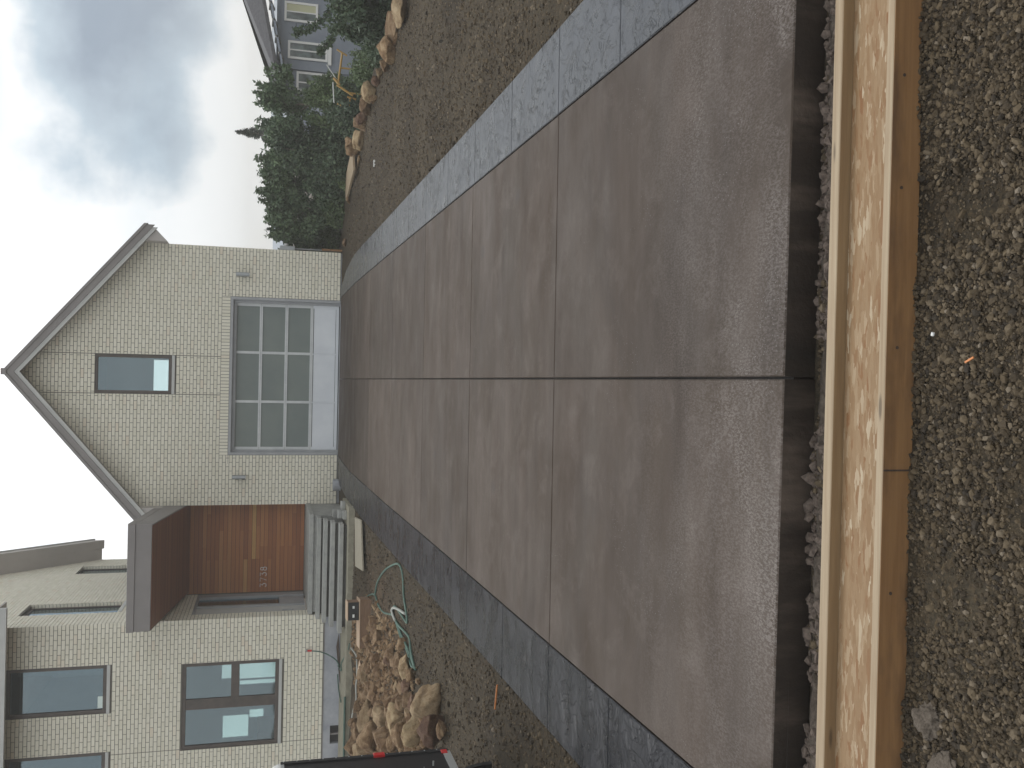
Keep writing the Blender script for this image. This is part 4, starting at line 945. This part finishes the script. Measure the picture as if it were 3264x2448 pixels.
MB().box(-.16, .16, -.20, .22, 0, .19, T_).obj('box_body', M_boxbr, bx2, bevel=.003); MB().box(-.17, .17, -.21, .23, .192, .204, T_).obj('box_lid', M_box, bx2, bevel=.003)
MB().box(-.155, .155, -.212, -.202, .006, .185, T_).obj('front_panel', M_black, bx2)
for x, w_ in ((-.08, .028), (.07, .022)): MB().box(x-w_, x+w_, -.22, -.213, .08, .115, T_).obj('socket', M_white, bx2, bevel=.003)
o = slanted('cardboard_scrap', [(-5.05, -6.1, .0), (-5.30, -6.0, .03), (-5.38, -6.3, -.02), (-5.15, -6.2, -.02)], .004, M_box, 'pale torn cardboard scrap at the end of the long box', 'scrap')
# timber stack at the right edge of the yard
slanted('plywood_sheet', [(4.84, -2.98, .045), (4.58, -.90, .03), (4.09, -1.05, .00), (4.33, -3.15, .02)], .045, M_pine, 'pale plywood sheet resting on boards at the right edge of the yard', 'plywood')
slanted('loose_board', [(4.62, -3.30, -.06), (4.55, -3.36, -.06), (4.26, -2.15, -.06), (4.33, -2.10, -.06)], .035, M_pinein, 'brown board on the gravel under the plywood sheet', 'board')
o = MB().box(4.40, 4.62, -2.55, -2.40, gz(4.5, -2.5), -.022).obj('spacer_block', M_pinebr); tag(o, 'brown wooden spacer block under the middle of the plywood sheet', 'block')
o = MB().box(4.30, 4.52, -1.75, -1.62, gz(4.4, -1.7), -.022).obj('spacer_block', M_pinebr); tag(o, 'wooden spacer block under the far end of the plywood sheet', 'block')
o = MB().box(3.86, 3.98, -5.6, -5.57, gz(3.9, -5.6), gz(3.9, -5.6)+.03).obj('white_scrap', M_white); tag(o, 'tiny white scrap lying alone on the yard gravel', 'scrap')
# gas meter at garage corner, timber stake, drain stone
gm = thing('gas_meter', 'grey gas meter on the side of the garage, poking past its right corner', 'meter', (3.1, .12, 1.1))
MB().box(3.034, 3.14, .05, .22, 1.09, 1.45).obj('meter_case', M_steel, gm, bevel=.01); MB().tube([(3.13, .14, 1.30), (3.20, .14, 1.30)], .055, 14).obj('meter_dial', M_trim, gm); MB().tube([(3.09, .13, 1.09), (3.09, .13, .0)], .018).obj('meter_pipe', M_steel, gm)
o = MB().box(3.065, 3.115, .02, .06, -.1, .46).obj('corner_stake', M_pinebr, bevel=.002); tag(o, 'short brown timber stake standing at the right corner of the garage', 'stake')
o = MB().tube([(-2.55, -.35, -.10), (-2.55, -.35, .12)], .14, 14).obj('drain_riser', M_found); tag(o, 'grey concrete drain riser at the left corner of the garage', 'drain')

# ------------------------------------------------------------------ black trailer, parked along the driveway's left side
def trailer():
    t = thing('cargo_trailer', 'black enclosed cargo trailer cut off by the edge of the picture', 'trailer', (-4.4, -16.5, gz(-4.4, -16.5)))
    X = -3.475; yb, yf = -14.40, -18.2; z0, z1 = .03, 1.60
    MB().box(-5.3, X, yf, yb, z0, z1-.10).obj('trailer_body', M_trail, t, bevel=.01)
    mb = MB(); prof = [(X-.002, z1-.10)]+[(X-.14+.14*math.cos(R(a)), z1-.10+.12*math.sin(R(a))) for a in range(10, 91, 16)]+[(-5.16, z1+.02), (-5.3, z1-.10)]
    MB().prism(prof, yf, yb-.01, 'y').obj('trailer_roof', M_white, t)
    MB().box(X+.001, X+.012, yb-.045, yb+.003, z0, z1-.10).obj('corner_trim', M_black, t)
    MB().box(X+.001, X+.010, yf, yb-.05, z0-.012, z0+.055).obj('bottom_rail', M_silver, t)
    MB().box(X+.001, X+.008, yf, yb-.05, z1-.13, z1-.10).obj('top_rail', M_silver, t)
    for k in range(13):
        z = z0+.10+k*.112
        MB().tube([(X+.012, yb-.012, z), (X+.016, yb-.012, z)], .006, 6).obj('rivet', M_silver, t)
    for k in range(9):
        MB().tube([(X+.001, yb-.35-.3*(k % 5), .3+.5*(k//5)), (X+.004, yb-.35-.3*(k % 5), .3+.5*(k//5))], .006, 6).obj('rivet', M_silver, t)
    MB().box(X-.05, X+.022, yb-.05, yb+.012, .60, .70).obj('marker_light', M_red, t, bevel=.004)
    MB().box(X+.005, X+.018, yb-.10, yb-.03, .045, .10).obj('marker_light', M_red, t, bevel=.004)
    MB().tube([(X+.01, yb-.35, .22), (X+.05, yb-.35, .22)], .008).obj('door_holdback', M_silver, t)
    mb = MB(); cy, cz = -15.72, -.15
    prof = [(cy+.40*math.cos(R(a)), cz+.40*math.sin(R(a))) for a in range(0, 181, 15)]+[(cy+.35*math.cos(R(a)), cz+.35*math.sin(R(a))) for a in range(180, -1, -15)]
    MB().prism(prof, X+.002, X+.24, 'x').obj('fender', M_black, t)
    w = MB().tube([(X+.02, cy, cz), (X+.20, cy, cz)], .30, 28).obj('wheel', M_black, t, bevel=.012)
    MB().tube([(X+.201, cy, cz), (X+.212, cy, cz)], .17, 20).obj('rim', M_trim, w); MB().tube([(X+.213, cy, cz), (X+.24, cy, cz)], .05, 12).obj('hub', M_silver, w)
trailer()

# ------------------------------------------------------------------ vegetation
def leaf_cloud(centres, radii, n, size, name, m, parent, aspect=1.7, up=.3, kind='stuff', dens_shell=.75):
    """leaf quads spread in blobs; more near each blob's shell"""
    centres = np.array(centres); radii = np.array(radii); w = radii.prod(1)**.667; w = w/w.sum()
    idx = rng.choice(len(centres), n, p=w)
    d = rng.normal(size=(n, 3)); d /= np.linalg.norm(d, axis=1)[:, None]
    r = np.where(rng.random(n) < dens_shell, rng.uniform(.7, 1.08, n), rng.uniform(.2, .8, n))
    P = centres[idx]+d*radii[idx]*r[:, None]
    a = rng.normal(size=(n, 3)); a[:, 2] -= .4; a /= np.linalg.norm(a, axis=1)[:, None]
    b = np.cross(a, rng.normal(size=(n, 3))); b /= np.linalg.norm(b, axis=1)[:, None]
    s = size*rng.uniform(.6, 1.3, n)[:, None]
    Vv = np.stack([P, P+a*s*.5*aspect*.6+b*s*.5, P+a*s*aspect, P+a*s*.5*aspect*.6-b*s*.5], 1).reshape(-1, 3)
    Ff = np.arange(4*n).reshape(n, 4)
    return link(name, fast_mesh(name, Vv, Ff, m), parent, kind)
def tree(name, label, cat, x, y, ztop, width, m, nl=9000, size=.05, seed=1, group=None, zbase=None, blobs=26, trunk=True, lean=0):
    rs = random.Random(seed); zb_ = gz(x, y) if zbase is None else zbase; H = ztop-zb_
    t = thing(name, label, cat, (x, y, zb_), group)
    C2 = []; R2 = []
    mb = MB()
    if trunk: mb.tube([(x, y, zb_-.1), (x+rs.uniform(-.1, .1), y, zb_+H*.4), (x+lean*.5, y, zb_+H*.92)], .035+.012*H, 8, r1=.012)
    for i in range(blobs):
        f = (i+.5)/blobs; zz = zb_+H*(.14+.80*f); rad = width*.5*(math.sin(math.pi*min(1, (.18+.80*f)))**.7)*rs.uniform(.5, 1.0)
        an = rs.uniform(0, 6.28); cx, cy = x+lean*f+rad*.75*math.cos(an), y+rad*.75*math.sin(an)
        rr2 = width*rs.uniform(.11, .22)*(1.15-.62*f)
        C2.append((cx, cy, zz)); R2.append((rr2, rr2, rr2*rs.uniform(.8, 1.4)))
        if i % 2 == 0: mb.tube([(x+lean*f*.7, y, zz-.25*H*.3), ((x+cx)/2, (y+cy)/2, zz-.04*H), (cx, cy, zz+.05*H)], .018+.004*H*(1-f), 5, r1=.005)
    # leading shoots
    for i in range(14):
        an = rs.uniform(0, 6.28); q = rs.uniform(.05, .52)*width; cx = x+lean+q*math.cos(an); zz = ztop+.05-rs.uniform(0, .5)*(.25+1.3*(q/width)**2*2)
        mb.tube([(cx, y+q*math.sin(an), zz-.6), (cx+rs.uniform(-.05, .05), y+q*math.sin(an), zz)], .006, 4, r1=.002)
        for k in range(6): C2.append((cx+rs.uniform(-.05, .05), y+q*math.sin(an), zz-.10*k)); R2.append((.035+.022*k, .05+.022*k, .07))
    mb.obj('trunk', M_bark, t, smooth=True)
    leaf_cloud(C2, R2, nl, size, 'crown', m, t)
    return t
G1 = 'leafy trees behind the boulder row'
tree('aspen_tree', 'airy aspen at the right end of the trees, its shoots against the white cloud', 'tree', 6.4, -.6, 2.05, 1.7, M_leafA, 16000, .05, 11, G1, lean=-.1)
tree('aspen_tree', 'round aspen in front of the spruce tip', 'tree', 5.9, 1.0, 1.85, 1.9, M_leafA, 17000, .05, 12, G1)
tree('aspen_tree', 'dense dark green aspen in the middle of the trees', 'tree', 5.35, -.4, 1.60, 1.7, M_leafB, 17000, .048, 13, G1)
tree('aspen_tree', 'aspen with the tallest single shoots, left of the middle', 'tree', 4.75, .1, 1.98, 1.5, M_leafA, 15000, .05, 14, G1)
tree('aspen_tree', 'lighter aspen leaning left above the plywood sheet', 'tree', 4.1, .6, 1.80, 1.4, M_leafA, 14000, .05, 15, G1, lean=-.15)
tree('aspen_tree', 'low aspen nearest the garage with drooping leaves', 'tree', 3.65, 1.4, 1.42, 1.2, M_leafA, 10000, .05, 16, G1, lean=-.1)
tree('shrub', 'bright green shrub beside the garage corner', 'shrub', 3.55, 1.2, .78, 1.2, M_leafC, 8000, .04, 17, 'shrubs below the aspens', trunk=False)
tree('shrub', 'olive shrub behind the lone grey stone', 'shrub', 4.1, .2, .42, 1.0, M_leafC, 6000, .04, 18, 'shrubs below the aspens', trunk=False)
tree('shrub', 'deep green shrub filling the shade behind the plywood sheet', 'shrub', 4.9, -.9, .7, 1.6, M_leafB, 12000, .045, 19, 'shrubs below the aspens', trunk=False)
tree('shrub', 'dark shrub between the boulders and the grey house', 'shrub', 5.75, -2.4, .45, 1.6, M_leafB, 12000, .045, 20, 'shrubs below the aspens', trunk=False)
tree('shrub', 'pale green feathery bush beside the yellow frame', 'shrub', 6.35, -3.5, .12, 1.5, M_leafC, 11000, .035, 21, 'shrubs below the aspens', trunk=False)
tree('shrub', 'loose green bush reaching up beside the grey house wall', 'shrub', 6.35, -1.2, .95, 1.2, M_leafC, 10000, .04, 22, 'shrubs below the aspens', trunk=False)
tree('shrub', 'very dark bush behind the big brown boulder', 'shrub', 6.15, -6.3, .05, 1.5, M_leafB, 13000, .04, 23, 'bushes at the right end of the boulder row', trunk=False)
tree('shrub', 'tall dark fruit bush with long twigs crossing the grey house', 'shrub', 6.6, -6.9, .80, 1.7, M_leafB, 17000, .045, 24, 'bushes at the right end of the boulder row', lean=-.2)
tree('shrub', 'dark bush at the edge of the picture behind the long pale boulder', 'shrub', 6.7, -8.3, .55, 1.6, M_leafB, 14000, .045, 25, 'bushes at the right end of the boulder row', trunk=False)
tree('plum_twig', 'reddish plum shoot at the edge of the picture by the grey house window', 'twig', 7.1, -6.2, 1.15, .5, M_leafR, 500, .05, 26)
# twigs across the neighbour's wall
for i, (P, lab) in enumerate(((((6.6, -6.6, .45), (6.15, -6.5, .85), (5.95, -6.4, 1.10), (5.85, -6.4, 1.35)), 'long leafy twig arching up in front of the grey house'), (((6.3, -6.6, .3), (6.0, -6.4, .62), (5.72, -6.4, .80), (5.62, -6.3, .92)), 'shorter leafy twig below the long one before the grey house'))):
    t = thing('leafy_twig', lab, 'twig', P[0]); pth = smooth_path(P, 8); MB().tube(pth, .008, 5, r1=.003).obj('stem', M_bark, t)
    leaf_cloud([tuple(p) for p in pth], [(.07, .07, .07)]*len(pth), 420, .045, 'leaves', M_leafB, t)
# grassy tufts
tg = thing('feathery_plant', 'light green feathery plant fanning out behind the plywood sheet', 'plant', (4.75, -1.0, -.2))
mb = MB()
for i in range(90):
    a = random.uniform(0, 6.28); l = random.uniform(.25, .5); c = Vector((4.75, -1.2, -.15)); e_ = c+Vector((math.cos(a)*l*.6, math.sin(a)*l*.4, l)); mb.tube([c, (c+e_)/2+Vector((0, 0, .05)), e_], .006, 3, r1=.002)
mb.obj('stems', M_leafC, tg); leaf_cloud([(4.75, -1.2, .12), (4.6, -1.1, .05), (4.95, -1.1, .08)], [(.22, .15, .2)]*3, 1500, .04, 'leaves', M_leafC, tg, aspect=3)
# spruce
def spruce(x, y, zt):
    zb_ = gz(x, y); t = thing('spruce_tree', 'dark spruce whose pointed tip rises above the aspens', 'tree', (x, y, zb_)); H = zt-zb_
    MB().tube([(x, y, zb_), (x, y, zt)], .12, 8, r1=.01).obj('trunk', M_bark, t)
    rs = random.Random(4); Cc = []; Rr = []; mb = MB()
    for i in range(230):
        f = rs.random()**.8; z = zb_+H*(.12+.87*f); rad = (1-f)*1.35+.03; a = rs.uniform(0, 6.28); L2 = rad*rs.uniform(.6, 1.05)
        e_ = Vector((x+math.cos(a)*L2, y+math.sin(a)*L2, z-.18*L2)); mb.tube([(x, y, z), tuple(e_)], .015, 3, r1=.004)
        for k in (.45, .75, 1.0):
            Cc.append((x+(e_.x-x)*k, y+(e_.y-y)*k, z+(e_.z-z)*k)); Rr.append((.13*L2+.03, .13*L2+.03, .05))
    mb.obj('branches', M_bark, t); leaf_cloud(Cc, Rr, 20000, .045, 'needles', M_needle, t, aspect=2.4)
spruce(9.68, 15, 3.05)

# ------------------------------------------------------------------ the neighbour's grey-blue house
nh = thing('neighbour_house', 'blue-grey sided house downhill with white-framed windows and shingled roof', 'house', (12, 9, -3))
YN_ = 8.0
wl = MB().box(10.03, 15.5, YN_, YN_+.2, -3.2, 1.60).box(9.33, 10.03, YN_+.10, YN_+.3, -3.2, 1.35).box(9.33, 9.5, YN_+.3, YN_+6, -3.2, 1.2).obj('wall', M_siding, nh)
for k in range(26):
    z = -1.4+k*.115
    MB().box(10.03, 15.5, YN_-.018, YN_-.001, z, z+.105).obj('siding_board', M_siding, nh)
def nwin(x0, x1, z0, z1, y, blind=False, split=True, ratio=.5):
    w = MB().box(x0-.07, x0, y-.05, y, z0-.07, z1+.07).box(x1, x1+.07, y-.05, y, z0-.07, z1+.07).box(x0, x1, y-.05, y, z1, z1+.07).box(x0, x1, y-.05, y, z0-.07, z0).obj('window', M_white, nh)
    xm = x0+(x1-x0)*ratio
    MB().box(xm-.02, xm+.02, y-.045, y-.005, z0, z1).obj('mullion', M_white, w)
    MB().box(x0, xm-.021, y-.03, y-.024, z0, z1).obj('pane', M_nglass, w); MB().box(xm+.021, x1, y-.03, y-.024, z0, z1).obj('pane', M_curtain if blind else M_nglass, w)
M_nglass = mat('neighbour_glass', (.05, .07, .075), .08, 0, .8, nodes=lambda t, b: L(t, ramp(t, noise(t, pos(t), 2.5), [(.4, (.03, .045, .045)), (.6, (.13, .17, .17))]), b.inputs['Base Color']))
nwin(11.62, 12.12, .38, 1.30, YN_-.02, True, .45); nwin(10.42, 10.86, .05, 1.17, YN_-.02); nwin(9.42, 9.92, -.20, .88, YN_+.08, ratio=.45); nwin(13.2, 14.2, .3, 1.3, YN_-.02)
MB().box(10.25, 11.0, YN_-.10, YN_-.02, -.14, -.03).obj('window_box', M_white, nh)
# roof: shingled main slope and eave falling to the left, with a hip end
rfv = [(10.0, YN_-.6, 1.62), (15.8, YN_-.6, 2.30), (15.8, YN_+4, 5.2), (12.4, YN_+4, 3.0), (9.70, YN_-.6, 1.50)]
mb = MB(); mb.v = [(9.55, YN_-.62, 1.58), (16.2, YN_-.62, 2.94), (16.3, YN_+.9, 4.22), (10.15, YN_+.9, 1.76), (9.55, YN_+.9, 1.70), (9.55, YN_-.62, 1.47), (16.2, YN_-.62, 2.83), (16.3, YN_+.9, 4.05), (9.55, YN_+.9, 1.55)]
mb.f = [(0, 1, 2), (0, 2, 3), (0, 3, 4), (5, 8, 7, 6), (0, 5, 6, 1), (0, 4, 8, 5), (1, 6, 7, 2), (2, 7, 8, 4, 3)]
mb.obj('roof', M_shingle, nh)
mb = MB(); mb.v = [(9.60, YN_-.7, 1.66), (9.60, YN_-.6, 1.40), (8.80, YN_-.5, 1.04), (8.78, YN_-.5, .98), (9.55, YN_+.9, 1.9), (9.55, YN_+.9, 1.3), (8.78, YN_+.9, 1.10), (8.78, YN_+.9, .95)]
mb.f = [(0, 2, 6, 4), (0, 1, 3, 2), (1, 5, 7, 3), (4, 6, 7, 5), (2, 3, 7, 6), (0, 4, 5, 1)]
mb.obj('hip_roof', M_shingle, nh)
for i in range(7):
    x = 9.75+i*.52; z = 1.36+(x-9.75)*.19
    MB().prism([(YN_-.60, z), (YN_-.03, z-.10), (YN_-.03, z+.10), (YN_-.60, z+.08)], x, x+.07, 'x').obj('rafter_tail', M_trim, nh)
MB().prism([(9.5, 1.30), (15.8, 2.50), (15.8, 2.56), (9.5, 1.36)], YN_-.60, YN_-.02, 'y').obj('soffit', M_siding, nh)
# yellow frame in the bushes
yf_ = thing('yellow_frame', 'yellow pipe frame with a T-shaped end standing in the bushes before the grey house', 'frame', (6.8, -1.6, -.5))
def bar(a, b, r=.022, m=M_yellow, nm='bar'): MB().tube([a, b], r, 8).obj(nm, m, yf_)
Y_ = -3.0; 
def q_(x, z): # keep same line of sight when moved from y=-1.5 to Y_
    c = cam.matrix_world.translation; p = Vector((x, -1.5, z)); k_ = (Y_-c.y)/(-1.5-c.y); return tuple(c+(p-c)*k_)
bar(q_(7.33, .18), q_(6.61, .26)); bar(q_(7.41, .30), q_(7.29, .07), .02); bar(q_(6.76, .36), q_(6.61, .22), .028); bar(q_(6.61, .29), q_(6.40, -.08), .024)
bar(q_(6.36, .05), q_(6.32, -.16), .02); bar(q_(6.35, -.02), q_(6.11, .01), .02); bar(q_(6.66, .37), q_(6.20, .34), .014, M_trim, 'rail'); bar(q_(6.19, .27), q_(6.15, .18), .018); bar(q_(7.04, .52), q_(6.74, .30), .010, M_trim, 'rod')
bar(q_(6.30, -.05), q_(6.26, -1.2), .02); bar(q_(7.0, .22), q_(7.0, -1.2), .02); bar(q_(6.45, 0), q_(6.45, -1.2), .02)

# ------------------------------------------------------------------ distant hills
M_hill = mat('blue_distance', (.22, .28, .36), .95, nodes=lambda t, b: L(t, ramp(t, noise(t, pos(t), .02), [(.3, (.19, .25, .33)), (.7, (.26, .32, .40))]), b.inputs['Base Color']))  # the haze of distance is put into this blue-grey colour
mb = MB(); n = 60
for i in range(n+1):
    x = -200+600*i/n; h_ = -1.5+4*vn(x*.02, 3)+1.5*vn(x*.06, 8)
    mb.v += [(x, 240, -12), (x, 262, h_), (x, 300, -14)]
for i in range(n):
    for k in range(2): mb.f.append((i*3+k, i*3+k+1, i*3+k+4, i*3+k+3))
mb.obj('hills', M_hill, smooth=True, kind='structure')

# ------------------------------------------------------------------ thin haze volume, added to stand in for lens glare
M_haze = bpy.data.materials.new('haze'); M_haze.use_nodes = True; t_ = M_haze.node_tree; t_.nodes.clear()
ho = N(t_, 'ShaderNodeOutputMaterial'); hv = N(t_, 'ShaderNodeVolumePrincipled'); hv.inputs['Color'].default_value = (1, .975, .93, 1); hv.inputs['Density'].default_value = .0025
L(t_, hv.outputs[0], ho.inputs['Volume'])
MB().box(-245, 405, -165, 425, -20, 12.0).obj('haze', M_haze, kind='stuff')
S.cycles.volume_bounces = 1; S.cycles.volume_max_steps = 8
